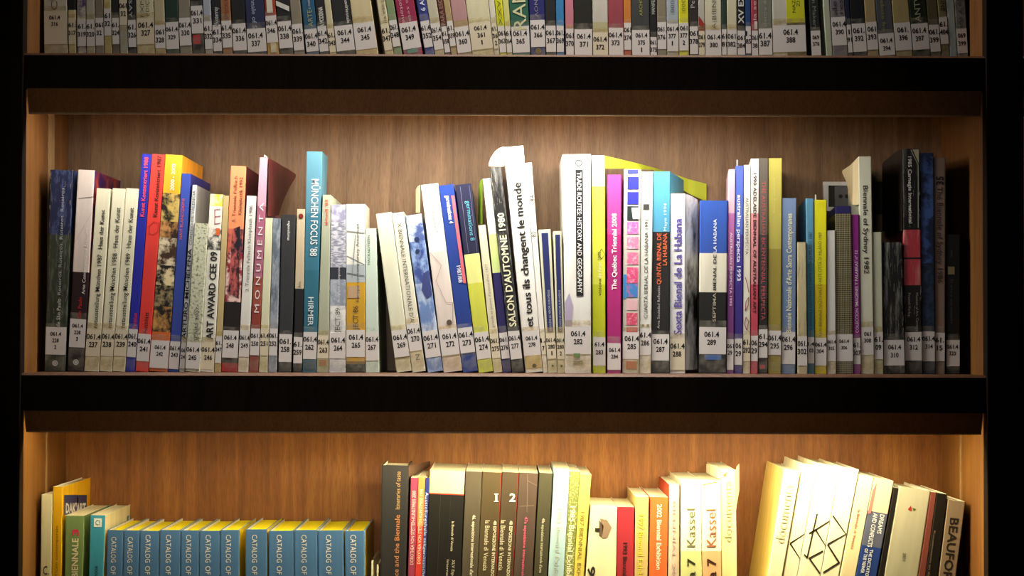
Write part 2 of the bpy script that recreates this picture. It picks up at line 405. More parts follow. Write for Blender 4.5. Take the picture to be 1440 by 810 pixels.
    def sp(px, py):
        Y = ys
        for _ in range(30): Y = min(.29, max(ys, Y+(px-710-(xw-CAM.x)*F/(Y-CAM.y))*(.001 if xw < 0 else -.001)))
        p = at(px, py, Y); return MI @ Vector((xw, p.y, p.z))
    for q in sideart:
        if q[0] == 'q':
            vs = [sp(q[1], q[4]), sp(q[2], q[4]), sp(q[2], q[3]), sp(q[1], q[3])]; fs = [(0, 1, 2, 3)]; c = q[5]
        else:
            t_, fs = textgeo(q[1], q[7]); vs = [sp(q[2]+x*(q[3]-q[2]), q[5]-y*(q[5]-q[4]))+Vector((.0004, 0, 0)) for x, y in t_]; c = q[6]
        obj('cover_print', vs, fs, mat(c), r)
    for cl, c in flap:
        V = []; Fc = []; th = .0006; m_ = len(cl); R = 4
        for s in (0, 1):
            for px, yt, yb_, Y in cl:
                p = at(px, yt, Y); b = at(px, yb_, Y)
                for k in range(R+1):
                    v = p.lerp(Vector((p.x, p.y, b.z)), k/R); V.append(MI @ (v+Vector((0, th*s, 0))))
        S = m_*(R+1)
        for i in range(m_-1):
            for k in range(R):
                a = i*(R+1)+k; b = a+R+1
                Fc += [(a, a+1, b+1, b), (S+a, S+b, S+b+1, S+a+1)]
        for i in range(m_-1):
            for k in (0, R): a = i*(R+1)+k; b = a+R+1; Fc.append((a, b, S+b, S+a))
        for i in (0, m_-1):
            for k in range(R): a = i*(R+1)+k; Fc.append((a, a+1, S+a+1, S+a))
        obj('loose_cover', V, Fc, [mat(c)], r)
    tag(r, desc, 'book', {0: 'books on the top shelf', 1: 'books on the middle shelf', 2: 'books on the bottom shelf'}[shelf])
    return r
ROW = []
def x_seed(x): return abs(x)*10000
def flush(shelf, yb, smooth):
    """neighbours that touch share one boundary line; outside the picture their slopes are evened out"""
    bd = []                                    # [xa, xb, slope]
    for i, q in enumerate(ROW):
        for side in (0, 1):
            bd.append([q['xa'][side], q['xb'][side], q['ya']])
    for i in range(len(ROW)-1):
        r_, l = bd[2*i+1], bd[2*i+2]
        if l[1]-r_[1] < 1.3:                   # touching at the foot row
            m = (l[1]+r_[1])/2; l[1] = r_[1] = m
            def x_at(q, y): return q[0]+(q[1]-q[0])*(y-q[2])/(yb-q[2])
            yy = max(l[2], r_[2])
            a, b = x_at(r_, yy), x_at(l, yy)
            if b-a < 1.6:
                m2 = (a+b)/2; sl = (m-m2)/(yb-yy)
                for q in (r_, l): q[0] = m-sl*(yb-q[2])
    sl = [(q[1]-q[0])/(yb-q[2]) for q in bd]
    if smooth:
        mid = yb-30 if shelf == 0 else yb-60
        for i, q in enumerate(bd):
            ws = [(sl[j], 1/(1+abs(q[1]-bd[j][1])/smooth)) for j in range(max(0, i-6), min(len(bd), i+7)) if abs(q[1]-bd[j][1]) < smooth*3]
            s_ = sum(a*b for a, b in ws)/sum(b for a, b in ws)
            xm = q[1]-sl[i]*(yb-mid); q[1] = xm+s_*(yb-mid); q[0] = q[1]-s_*(yb-q[2])
    for i, q in enumerate(ROW):
        L_, R_ = bd[2*i], bd[2*i+1]
        book(shelf, q['ya'], L_[0], R_[0], yb, L_[1], R_[1], q['zt'], q['bands'], q['lab'], desc=q['desc'], **q['k'])
    ROW.clear()
def MB(x0, x1, yt, b0, b1, bands, lab, desc, **k):
    if isinstance(bands, str): bands = [(0, bands)]
    ROW.append(dict(xa=(x0, x1), xb=(b0, b1), ya=yt, zt=yt, bands=bands, lab=lab, desc=desc, k=k))
W_, CR = 'e9e6dc', 'e4dfc4'
# --------------------------------------------------------------- middle shelf, left to right
MB(70.4, 103, 239, 62.3, 92, [(0, 's:1c2444,4a5682,110,3'), (330, 's:30382c,566050,150,5')], (460, 499, '061.4', '228', '2', 5.2),
   'navy to dark green scuffed book at the far left, call number 228 2',
   txt=[('Roteiros. Roteiros. Roteiros. Roteiros.', 'u', 262, 415, .58, 4, 'a9adb8'), ('de São Paulo', 'u', 420, 460, .58, 5, 'c9ccc4', .01)],
   art=[('o', .5, 511, 4, 'd8d8d0'), ('p', .5, 511, 2.6, '5a6a58')])
MB(109.3, 133.4, 239, 94.4, 117.4, [(0, 'd8ccc6'), (383, '261216')], (449, 489, '061.4', '228', '3', 5.2),
   'pinkish white book with dark lower half and photo cover, call number 228 3',
   side='n:3a1a5a,b8402a,22', D=.21,
   txt=[('Arte Contemporânea Brasileira', 'u', 320, 414, .72, 4.4, 'efe6e2'), ('São Paulo', 'u', 418, 448, .55, 5, 'c01822', .01)],
   art=[('l', [(111, 279), (133, 277)], .7, '5a5050'), ('l', [(104, 342), (133, 299)], .7, '5a5050'), ('f', [(102, 383), (123, 395), (123, 384), (112, 372), (104, 374)], '5a2a30'),
        ('o', .5, 510, 4, 'dcdcd8'), ('p', .5, 510, 2.6, '333')] if False else
       [('l', [(111, 279), (133, 277)], .7, '5a5050'), ('l', [(104, 342), (133, 299)], .7, '5a5050'), ('o', .5, 510, 4, 'dcdcd8'), ('p', .5, 510, 2.6, '333338')])
for x0, x1, b0, b1, n, yr, yt in ((135.5, 155.8, 118.5, 139.2, '237', '1987', 295), (158, 176.4, 139.6, 157.2, '238', '1988', 292), (177.5, 195.3, 158, 176, '239', '1989', 292)):
    MB(x0, x1, 265, b0, b1, 'e6e2c8', (464, 502, '061.4', n, 7.0), '%s of three slim cream annual books with black sans lettering, call number %s' % ({'237': 'left', '238': 'middle', '239': 'right'}[n], n),
       txt=[('nstausstellung München %s · Haus der Kunst' % yr, 'u', yt, 462, .55, 6, '23211e', .018)])
MB(200, 213, 216.6, 176.5, 190, '2026a4', (464, 503.6, '061.', '240', 6.6), 'blue tall thin book with red lettering, call number 240',
   txt=[('Kunst Konzentriert 1988', 'u', 221, 305, .5, 5.6, 'f0505a', .02), ('Faltblatt', 'u', 441, 463, .6, 5, 'e02838', .01)])
MB(213.4, 232, 217, 190, 209, 'e23c34', (471, 509.5, '061.4', '241', 6.4), 'red tall book with black lettering, call number 241',
   txt=[('Kunst Konzentriert 1987', 'u', 219, 305, .6, 5.6, '2a1414', .02), ('Faltblatt', 'u', 440, 470, .55, 5, '2a1010', .01)],
   art=[('l', [(210, 318), (216, 312), (223, 314), (222, 326), (215, 330), (210, 328), (210, 318)], .8, 'a82a2a')])
MB(233, 258, 217.7, 209, 236, [(0, 'f3a326'), (272, 'n:c0a45a,1a1612,60'), (312, 'n:c08a50,2a160e,45'), (335, 'n:d8c8a8,3a2416,50'),
   (374, 'n:e0cca0,120e0c,55'), (402, 'n:9a8a60,141212,90'), (432, 'n:c89450,14100e,40'), (468, 'd86a28'), (480, 'd86a28')],
   (480, 519, '061.4', '242', 5.4), 'orange book with a strip of small photos down its spine, call number 242', side='f0a020', D=.225,
   txt=[('2000 - 2002', 'u', 230, 268, .52, 5.6, 'fff0c8', .02)])
MB(255, 268.7, 244, 236.5, 251.2, '3148a4', (481, 520, '061.4', '243', 5.6), 'royal blue book leaning by the photo strip book, call number 243', side='2f2f86', D=.20,
   txt=[('NAVI BLANDIZIONI', 'u', 280, 337, .35, 4.4, 'c85a5a', .01)])
MB(270.5, 279.5, 260, 252, 259.6, 'cfd2d6', (484, 519, '06', '24', 5.2), 'pale grey book with bold black lettering, call number 244', side='b0aeb4', D=.17,
   txt=[('CONSEJO DE VALENCIA', 'u', 268, 345, .5, 4.6, '55555a'), ('ARTURO MICHELENA', 'u', 350, 478, .45, 5.6, '121214', .03)])
MB(271.5, 292.6, 314, 259.8, 280.8, [(0, 's:c8cab0,5a5a4a,260')], (482, 519, '061.4', '245', 6.4), 'speckled grey green book with small stencilled lettering, call number 245',
   txt=[('SERIES 2007', 'u', 432, 480, .6, 4.6, '3a3a34', .005)], ys=.092)
MB(295.5, 313.4, 273, 281.4, 300.6, [(0, 'n:d8d23a,e8e6d0,60'), (290, 'e8e6de'), (322, 'n:e6e2d6,3a3a36,60'), (352, 'e6e4d8')], (482, 520, '061.4', '246', 6.4),
   'white book with heavy stencil lettering and yellow green top, call number 246',
   txt=[('ART AWARD CEE 09', 'u', 354, 478, .55, 9.5, '161616', .035)],
   art=[('l', [(302, 315), (302, 295), (310, 294)], 1, 'b04a6a'), ('l', [(302, 305), (310, 304)], 1, 'b04a6a'), ('l', [(302, 315), (310, 314)], 1, 'b04a6a'), ('q', .6, 321, .9, 331, 'd86a3a')])
MB(314.2, 323, 275, 301.4, 310.4, 'c2ae7c', (473, 511, '61.', '247', 5.4), 'thin beige book beside the stencil lettered one, call number 247')
MB(324, 346.5, 233.4, 311, 333.7, [(0, 'ec8f62'), (322, 'n:2a1e3a,d06a52,55,2'), (355, 'n:8a2430,e8c8c0,80'), (425, '1a1214'), (465, '1a1214'), (511, 'a01820')], (465, 503.6, '061.4', '248', 6.2),
   'salmon orange sculpture triennial book with dark photo, call number 248', side='5c1c14', D=.16,
   txt=[('5. Triennale Fellbach', 'u', 248, 312, .35, 5, '6a3826', .0), ('Kleinplastik 1992', 'u', 249, 302, .72, 5, '6a3826', .0)],
   art=[('f', [(327, 322), (338, 318), (336, 420), (321, 410)], 'n:18101c,c05a58,70,2')])
MB(346.8, 360.6, 275.4, 334.6, 349, 'e4e2dc', (465, 502, '061.4', '249', 6.0), 'white book with thin grey lettering, call number 249',
   txt=[('3. Triennale Fellbach Kleinplastik 1986', 'u', 289, 410, .5, 5, '56565a')])
MB(365, 377.4, 221.5, 350, 363.5, [(0, 'c99ab0'), (290, 'a8647e'), (390, '9a4a3c'), (430, '8e3c30')], (462.5, 500, '061.', '250', 6.0),
   'purple pink book with spaced white capitals and bent dark red cover, call number 250', D=.18,
   txt=[('M O N U M E N T A', 'u', 285, 440, .52, 7, 'f4e8ec', .0)],
   flap=[([(377.6, 222, 304, .097), (385, 226, 304, .12), (392, 230, 303, .15), (398, 234, 284, .18), (406, 238, 266, .22), (416, 245, 249, .27)], '54201c'),
         ([(371.5, 217, 221, .10), (376, 220.5, 221, .10)], 'e8dcdc')])
MB(372.4, 383.7, 306.5, 364, 376.6, 'dcdcbc', (462, 500, '61.4', '251', 6.0), 'thin cream green book with a bare spine, call number 251')
MB(384, 395, 307, 377, 389.6, 'n:9aa2ae,5c6674,60,3', (462, 500, '061.', '252', 6.0), 'thin grey blue watery patterned book, call number 252')
MB(396, 416, 302, 391, 410, '2e2f33', (470, 509, '061.', '258', 7.0), 'charcoal book with tiny white title, call number 258',
   txt=[('regionalismus', 'd', 311, 338, .55, 3.4, 'e8e8e8', .01)])
MB(417.4, 429, 294, 411.5, 424.8, [(0, 'c8b79c'), (406, '131217')], (474, 511, '61.', '259', 6.8), 'thin tan and black book with a red dot near its top, call number 259',
   txt=[('Arts', 'u', 396, 405, .5, 4, '2a2420')], art=[('o', .5, 304, 3.6, '8e2018'), ('p', .5, 304, 3.6, '2a1010')])
MB(431.4, 453.5, 213, 425.7, 444.8, [(0, '4f8095'), (300, '35728a'), (380, '28687f')], (467, 505, '061.4', '262', 6.8), 'tall teal blue book with condensed white capitals, call number 262', side='47798c', D=.09,  # bands put the strip light's fall-off down the spine into the colour
   txt=[('MÜNCHEN FOCUS \'88', 'd', 252, 360, .6, 9, 'e8f0f2', .005), ('HIRMER', 'd', 418, 458, .5, 7, 'dce8ec', .01)], art=[('q', .1, 508, .9, 520, '1c4a5c')])
MB(453.6, 465, 274, 445.2, 461.8, 'aab09a', (471, 504, '061.4', '263', 6.8), 'grey green book with red title near its top, call number 263',
   txt=[("aktuell '83", 'u', 281, 317, .5, 6, 'd8432a', .012)], art=[('q', .2, 506, .8, 514, 'a05a48')])
MB(465.4, 486.2, 287.6, 463, 486, [(0, 'n:8c8ca8,bcbccc,70'), (312, 'n:7c8090,c8c8d4,110,.3'), (376, '2a2c3a'), (393, 'n:8890a0,aab0bc,60'), (430, 'n:b8b8bc,e6e6e2,40')], (468, 504, '061.4', '264', 7.0),
   'grey blue photo spine book marked 89, call number 264', txt=[('Photographie contemporaine', 'u', 375, 425, .55, 3.6, 'd8d8dc'), ('JECT 89', 'u', 433, 468, .5, 7, '3a3a3a')])
MB(487, 513.3, 287, 486.7, 513.6, [(0, 'e2e2da'), (372, 'a8b0b8'), (397, 'c89a24'), (464, 'c89a24'), (508, '8a6a20'), (512, '2a2a20')], (464, 502, '061.4', '265', 7.0),
   'white and ochre book marked 86, call number 265', side='cfc8b8', D=.10,
   txt=[('Europe contemporary American', 'u', 315, 425, .6, 4, '4a4a44'), ('JECT 86', 'u', 430, 464, .5, 7.5, '2e2a20')],
   art=[('l', [(488, 325), (513, 328)], 2, '8f9290'), ('l', [(500, 330), (495, 390)], 1, '8a8e94'), ('l', [(488, 360), (513, 372)], 1, '7a8088'), ('l', [(488, 384), (513, 388)], 1, '4a5058'), ('q', .1, 402, .72, 419, 'b89878')])
MB(513.8, 529.4, 321, 514, 533.6, 't:b4c8ba,d4e0d2,220', (467, 507, '061.4', '267', 6.8), 'pale mint hatched book before the gap, call number 267',
   txt=[('HACKNOTIZEN', 'u', 331, 372, .3, 4, '3a4a40', .005)], side='b8c8b4')
MB(528, 550, 299.5, 557, 579, 'dddcc4', (467, 505, '061.4', '269', 6.8), 'cream book leaning left after the gap, call number 269',
   art=[('q', 0, 505.5, 1, 507, '1a1a1a')])
MB(551.4, 568.3, 299, 579.2, 598.8, 'e2dfcc', (458, 496.5, '061.4', '270', 7.0), 'cream leaning book with serif capitals along it, call number 270',
   txt=[("X BIENNALE INTERNATIONALE D'A", 'd', 314, 456, .5, 6, '33302c', .0), ('N', 'd', 502, 510, .55, 6, '33302c')])
MB(569.6, 593, 302, 600.8, 623, [(0, 'n:4a5c96,c4d4ea,38'), (340, 'n:8aa6d2,34488a,40,1.6'), (400, 'n:6a86bc,c2d0e6,34,2')], (468, 506, '061.4', '271', 7.0), 'blue and white painted leaning book, call number 271',
   art=[('f', [(595, 385), (602, 380), (606, 395), (608, 415), (600, 420), (593, 408)], '38447e'), ('o', .5, 337, 3.4, '1c2c58'), ('o', .45, 354, 3, '1c2c58')])
MB(591.5, 615.6, 259, 623.6, 650, [(0, 'e8e2dc'), (355, 'dccfc8')], (466, 503, '061.4', '272', 7.0), 'tall white leaning book with pale title and cream cover edge, call number 272',
   txt=[('germinations 7', 'd', 280, 328, .55, 5, '8e8680')],
   art=[('l', [(604, 355), (621, 373), (613, 395), (627, 425), (639, 426)], .6, 'b08a80'), ('o', .63, 457, 4, '5a4a42'), ('l', [(637, 425), (637, 455)], .6, '8a7a72')],
   flap=[([(591, 260, 299, .0955), (587.5, 262, 299, .105), (585, 266, 299, .14), (584.6, 268, 299, .2)], 'cfc49c')])
MB(617, 638, 260, 650.8, 672.3, '1c3a8c', (464, 500, '061.4', '273', 7.0), 'royal blue leaning book with pink stripe marked 1987/88, call number 273',
   txt=[('germinations 4', 'd', 275, 315, .52, 6, 'eef0f4', .02), ('1987/88', 'd', 376, 400, .62, 5.5, 'e6e8f0', .01)],
   art=[('f', [(634.5, 275), (639, 275), (656, 398), (651.5, 398)], 'd8656a')])
MB(639.7, 662.8, 259, 672.8, 693.4, [(0, '1b1c3a'), (358.5, 'dcdc8a'), (400, 'c8cc4a')], (470, 508, '061.4', '274', 7.0), 'navy topped book with lime lower half leaning, call number 274',
   txt=[('germinations 8', 'd', 283, 340, .68, 5.5, '5aa0b8', .012)], art=[('q', .29, 262, .31, 357, '7a7a94'), ('q', .86, 262, .88, 357, '6a6a84')])
MB(672, 683, 316.5, 693.8, 706.4, 'd8d2b4', (471, 506, '061.', '275', 6.0), 'thin cream book with faint handwriting style title, call number 275',
   txt=[("grands et jeunes d'aujourd'hui 1977", 'u', 372, 462, .5, 3.6, '7a7468')])
MB(678.6, 690.6, 251, 706.8, 719.2, [(0, 'e4ead8'), (330, 'c8d88c'), (385, '241c5a')], (470, 507, '061.', '276', 6.0), 'white and navy leaning book with green curved cover, call number 276',
   flap=[([(678.5, 251, 315, .0955), (675, 254, 315, .11), (673, 260, 314, .15), (672.5, 266, 313, .20)], '6c8a1e')])
MB(688, 705, 235, 719.8, 737, 's:1c1c1c,6a6a68,60,5', (468, 508, '061.4', '277', 6.2), 'black scuffed book with bold cream capitals, call number 277',
   txt=[("SALON D'AUTOMNE 1980", 'u', 300, 462, .5, 9.5, 'e8e4c4', .035)], ys=.093)
MB(708, 737, 206, 738.5, 763, 'e6e4de', (468, 502, '061.4', '278', 5.6), 'thick tall white book with heavy black title, call number 278',
   txt=[('et tous ils changent le monde', 'u', 257, 462, .5, 9.5, '1c1a1a', .03), (') lyon', 'u', 214, 252, .72, 8, '9c988e', .0)],
   art=[('o', .55, 517, 3, '141414'), ('q', .02, 503, .98, 520, 'd2bf88')],
   flap=[([(709, 206, 234, .0955), (703, 208, 234, .099), (696, 213, 234, .108), (690, 222, 234, .12), (687, 230, 234, .14)], 'e2dcc4')])
MB(737.5, 748, 229, 763.5, 770, 'e6e4de', (470, 500, '1.', '7', 6), 'narrow white book with tiny title right of the thick white one, call number 279',
   txt=[('82', 'u', 326, 334, .4, 4.6, '3a3a3a'), ('84', 'u', 275, 284, .6, 4.6, '3a3a3a')])
for x0, x1, b0, b1, yt, n in ((757, 774.4, 770.4, 783.4, 322.6, '1'), (777.6, 790, 783.8, 794.8, 325, '2')):
    MB(x0, x1, yt, b0, b1, 'd2d0b4', (469, 505, '061.4', '280', n, 5.4), 'short cream book with navy centre stripe, %s of the pair, call number 280' % {'1': 'left', '2': 'right'}[n],
       txt=[('DERRIÈRE LE MIROIR EUROPÉENS', 'u', 408, 465, .55, 2.6, 'b8bcd0')], art=[('q', .22, yt+5, .78, 467, '1e2860'), ('o', .55, 515, 1.6, '2a2a2a')])
MB(790.8, 831, 217, 795, 831.4, 'e6e5e0', (459, 498, '061.4', '282', 7.0), 'thick white book with black title bar and ring emblem, call number 282',
   txt=[('TRADE ROUTES: HISTORY AND GEOGRAPHY', 'd', 242, 412, .585, 5.8, 'f0f0f0', .01)],
   art=[('q', .45, 238.7, .72, 416, '161616'), ('p', .57, 229, 4.8, '3a3a3a'), ('f', [(795, 425), (801, 412), (806, 430), (804, 458), (795, 458)], 'b2a6c4'),
        ('q', .32, 497, .58, 503, '2e8a4a'), ('q', .30, 507, .68, 508.2, '6a6a6a'), ('q', .30, 510, .68, 511.2, '6a6a6a')], ys=.090)
MB(832, 850.5, 218.7, 833.6, 852, [(0, 'e4e8c0'), (262, 'dde04a'), (400, 'c4cc20')], (474, 514, '61.4', '283', 6.0), 'lime yellow book with a wide bent green cover behind, call number 283',  # pale top band carries the overexposed strip light in its colour
   txt=[('visions', 'u', 392, 416, .55, 4.6, '5a5a20', .01), ('de futur', 'u', 368, 391, .55, 4.6, 'f0f0c0', .01), ('2000', 'u', 354, 366, .55, 4.6, '6a6a30', .0)],
   art=[('l', [(841, 358), (846, 350), (851, 358), (846, 364), (841, 358)], .8, '5a5a30')],
   flap=[([(850.8, 219, 237, .097), (872, 224, 237, .12), (896, 229.5, 238, .16), (919, 235.5, 239, .22), (940, 242, 254, .27), (968, 252, 272, .284), (993.5, 258.5, 284, .29)], 'aab42e')])
MB(854, 873.8, 245.6, 853.5, 873.4, [(0, 'c43c8a'), (330, 'ac2274')], (482.5, 520, '061.4', '284', 5.6), 'magenta book with white lettering, call number 284', tw=-5,
   txt=[('The Québec Triennial 2008', 'u', 300, 408, .5, 6.4, 'fbf0f6', .03)])
MB(877, 901, 238, 875, 898.6, 'c4c0b6', (466, 505, '061.4', '285', 7.0), 'grey white book with column of blue and pink squares, call number 285', tw=-6,
   art=[('q', .22, 238.5, .85, 244, '3a40c0')]+[('q', .22, a, .88, b, c) for a, b, c in ((248.5, 266, '2a2eb4'), (270, 287, '2a2eb4'), (290, 310, '1e2a2c'), (312, 329, 's:c864a8,e8b0d4,200'), (333, 350, 's:e07ca0,f0b8c8,200'),
        (355, 372, 's:d86a90,f0b8c8,200'), (376, 398, 's:d04878,eaa0b8,200'), (399, 418, 's:3a7cc0,d05080,120'), (421, 436, 'dcb0b8'), (440, 457, 's:d04a6a,e89aa8,200'), (460, 467, 'c84a60'), (508, 519, 'b84038'))]+
       [('q', .02, 386, .2, 420, '3a86cc'), ('f', [(888, 292), (899, 292), (899, 308), (890, 308)], 'd4d4d0')])
MB(902, 918, 241.4, 899, 915.5, 'e2e2dc', (461, 499, '61.4', '286', 6.8), 'white book with small black square and spaced capitals, call number 286', tw=-6.5,
   txt=[('CUARTA BIENAL DE LA HABANA 1991', 'u', 309, 448, .5, 5, '2e2e2c', .012)], art=[('q', .2, 287, .72, 295, '3a3a38'), ('q', .2, 456, .35, 459, '2a2a2a'), ('q', .6, 456, .78, 459, '2a2a2a')])
MB(918.7, 942.2, 241, 915.8, 940.8, [(0, '4a92b6'), (326, '1b1a1c')], (470, 507, '061.4', '287', 7.0), 'cyan and black book with orange capitals, call number 287', tw=-7,
   txt=[('Mayo 1994', 'u', 286, 325, .72, 4.2, 'c8ecf4'), ('QUINTA BIENAL DE', 'u', 328, 400, .38, 6, 'd8663a', .02), ('LA HABANA', 'u', 328, 373, .72, 6, 'd8663a', .02),
        ('Arte Sociedad Reflexión', 'u', 402, 462, .38, 3.6, 'bcbcbc', .0)], side='3a86a4', D=.15,
   flap=[([(942.8, 242, 271, .097), (947, 244.5, 271, .12), (954, 248.5, 271, .18), (961.5, 253.5, 271, .25)], '3a86a4')])
MB(942.8, 963.8, 272, 942, 963.6, 'e6e5ea', (476.5, 520, '061.4', '288', 7.0), 'white book with large violet lettering and black photo cover, call number 288', tw=-7, D=.15,
   txt=[('Sexta Bienal de La Habana', 'u', 307, 471, .52, 10.5, '5a50a0', .03)],
   flap=[([(964.3, 272.5, 520, .096), (969, 274, 520, .106), (975, 277, 520, .116), (981, 281, 519, .128)], 'n:e0e0e0,141414,16,2')])
MB(984, 1023.4, 282, 982, 1021, [(0, '2a4ea4'), (356, 'd8d4c4'), (411, '141414')], (460, 498, '061.4', '289', 7.2), 'wide book banded blue, cream and black, call number 289', tw=-5, hard=True,
   txt=[('LA HABANA', 'u', 308, 355, .55, 4.4, 'dfe4f4', .01), ('BIENAL DE', 'u', 358, 408, .55, 4.4, '2a2a2a', .02), ('SEPTIMA', 'u', 412, 452, .55, 4.2, 'b8b09c', .01)],
   art=[('q', .22, 499, .82, 506, '3a6ab4')])
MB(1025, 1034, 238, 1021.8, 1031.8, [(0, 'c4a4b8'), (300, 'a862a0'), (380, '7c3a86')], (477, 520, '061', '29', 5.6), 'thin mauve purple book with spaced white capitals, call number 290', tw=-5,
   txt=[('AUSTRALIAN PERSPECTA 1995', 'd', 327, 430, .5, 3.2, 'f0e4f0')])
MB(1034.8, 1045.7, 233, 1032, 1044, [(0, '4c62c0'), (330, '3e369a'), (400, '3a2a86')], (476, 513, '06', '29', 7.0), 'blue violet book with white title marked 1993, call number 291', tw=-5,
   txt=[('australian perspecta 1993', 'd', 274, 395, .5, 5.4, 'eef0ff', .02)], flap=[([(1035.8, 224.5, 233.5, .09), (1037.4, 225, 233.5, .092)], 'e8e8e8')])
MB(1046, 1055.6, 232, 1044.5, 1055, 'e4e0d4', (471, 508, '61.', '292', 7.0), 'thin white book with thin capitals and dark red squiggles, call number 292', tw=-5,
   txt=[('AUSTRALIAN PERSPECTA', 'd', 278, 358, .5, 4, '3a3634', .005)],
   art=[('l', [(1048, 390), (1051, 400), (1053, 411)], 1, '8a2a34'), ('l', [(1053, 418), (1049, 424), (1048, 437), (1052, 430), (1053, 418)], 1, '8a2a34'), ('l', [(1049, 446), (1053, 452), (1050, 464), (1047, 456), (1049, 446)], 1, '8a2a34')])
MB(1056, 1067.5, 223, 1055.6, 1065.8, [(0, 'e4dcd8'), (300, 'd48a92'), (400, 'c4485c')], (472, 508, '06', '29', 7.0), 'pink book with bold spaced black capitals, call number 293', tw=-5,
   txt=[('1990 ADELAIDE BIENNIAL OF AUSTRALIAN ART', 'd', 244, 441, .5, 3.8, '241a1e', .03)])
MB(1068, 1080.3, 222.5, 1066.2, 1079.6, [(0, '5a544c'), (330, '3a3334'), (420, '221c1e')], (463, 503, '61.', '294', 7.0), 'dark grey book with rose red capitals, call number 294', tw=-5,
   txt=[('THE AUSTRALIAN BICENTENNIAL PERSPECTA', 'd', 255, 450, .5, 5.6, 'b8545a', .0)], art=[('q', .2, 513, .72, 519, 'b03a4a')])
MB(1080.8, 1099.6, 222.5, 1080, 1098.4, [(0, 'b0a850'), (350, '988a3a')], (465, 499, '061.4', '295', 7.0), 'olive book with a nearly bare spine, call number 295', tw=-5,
   txt=[('australian drawing', 'd', 250, 300, .45, 2.6, 'c8c070')])
MB(1100, 1120.4, 278.6, 1099, 1118.6, '6f86ae', (467, 512, '061.4', '296', 7.0), 'blue grey book with cream sacred art title, call number 296', tw=-5,
   txt=[("Biennale Nazionale d'Arte Sacra Contemporanea", 'u', 300, 468, .5, 7, 'e4e4c4', .02)])
MB(1121, 1133.4, 340.5, 1121.2, 1135.6, [(0, 's:c0b48e,8a8068,90,6')], (473, 514, '061.', '302', 7.4), 'short worn beige book, call number 302', tw=-5, ys=.093)
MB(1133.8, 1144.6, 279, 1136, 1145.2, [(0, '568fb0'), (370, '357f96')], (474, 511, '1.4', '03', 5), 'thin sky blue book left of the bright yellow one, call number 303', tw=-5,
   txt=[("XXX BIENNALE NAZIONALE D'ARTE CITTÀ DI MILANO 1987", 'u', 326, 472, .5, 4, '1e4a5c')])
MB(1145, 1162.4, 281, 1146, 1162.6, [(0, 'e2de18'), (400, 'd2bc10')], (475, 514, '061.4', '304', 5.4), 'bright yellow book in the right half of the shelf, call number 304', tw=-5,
   txt=[("XXXI BIENNALE NAZIONALE D'ARTE CITTÀ DI MILANO 1989", 'u', 327, 474, .45, 4, '5c5418')], flap=[([(1146.2, 273.5, 281.5, .09), (1147.8, 274, 281.5, .09)], 'e8e8d8')])
MB(1163, 1174.4, 324, 1163, 1175.8, 'd8d6d2', (471, 508, '061.4', '305', 4.8), 'short white book left of the plaid one, call number 305', tw=-5)
MB(1175.2, 1197, 289.7, 1176.5, 1199.5, [(0, '201a58'), (300, 'k:12101e,8e8460,130')], (470, 508, '061.4', '306', 4.8), 'navy and tan plaid patterned worn book, call number 306', tw=-5)
MB(1197.6, 1207.5, 302, 1200.6, 1210.5, '8c2084', (475, 512, '61.', '307', 6.6), 'purple thin book with white capitals, call number 307', tw=-5,
   txt=[("COLECCION 'IMAGENES Y PALABRAS' nº 12", 'u', 352, 468, .55, 4.2, 'ecdcec', .005)])
MB(1208, 1226, 220, 1211.4, 1229.2, 'dcdcc8', (460, 499, '061', '308', 5.6), 'tall cream book with large black title and torn cover flap, call number 308', tw=-5,
   txt=[('Biennale of Sydney 1982', 'd', 261, 385, .5, 6.4, '2a2826', .018)],
   flap=[([(1207.6, 221, 288, .097), (1199, 229, 288, .11), (1196, 232, 284, .14), (1190, 236, 255, .17), (1184.3, 240, 243, .20)], 'c0b08c')])
MB(1226.6, 1240.2, 326.4, 1229.5, 1242.2, 'c8ccb4', (467, 505, '61.', '09', 7), 'short pale green grey book, call number 309', tw=-5)
MB(1242, 1268.6, 340.7, 1243, 1272.4, 's:121213,8a8a84,90,8', (478, 514, '061.4', '310', 6.4), 'short black scratched book, call number 310', D=.12, tw=-5)
MB(1269, 1293.3, 209, 1273, 1296.8, [(0, 's:101012,5a5854,60,9'), (323, 's:b83a46,c88a80,70,8'), (362, '141214'), (364.5, 's:b83a46,c88a80,70,8'), (401, '121214')], (467, 507, '061.4', '312', 6.4),
   'tall black glossy book with wide red band, call number 312', tw=-5,
   txt=[('1985 Carnegie International', 'd', 220, 314, .42, 4.8, 'e4e2dc', .03), ('Museum of Art, Carnegie', 'd', 412, 466, .75, 3.4, '9a9488'), ('Prestel-Verlag', 'd', 412, 445, .3, 3.4, '9a9488')],
   art=[('l', [(1281, 211), (1291, 232), (1291, 320)], 1, 'b8b8a4'), ('q', 0, 507.5, 1, 509, '0c0c0c'), ('f', [(1283, 210), (1292, 210), (1292, 230)], 'b8b494')],
   flap=[([(1268.6, 210, 325, .097), (1262, 212, 325, .12), (1252, 220, 325, .16), (1242, 228, 325, .22), (1240.5, 231, 325, .235)], '241a14')])
MB(1293.8, 1312.6, 215, 1297.2, 1315, [(0, 'n:142040,3c5a9a,36'), (370, 'n:141e34,2c3c5c,40')], (466, 508, '061.4', '314', 6.0), 'dark blue underwater pattern book, call number 314', tw=-5)
MB(1313.6, 1330, 221.5, 1315.5, 1329, '8a7468', (468, 508, '61.', '15', 6.6), 'grey brown book with black title marked 1986, call number 315', tw=-5,
   txt=[('The Biennale of Sydney 1986', 'd', 263, 398, .5, 6.2, '2e2622', .01), ('35', 'u', 248, 260, .5, 8, '1c1a22', .04)])
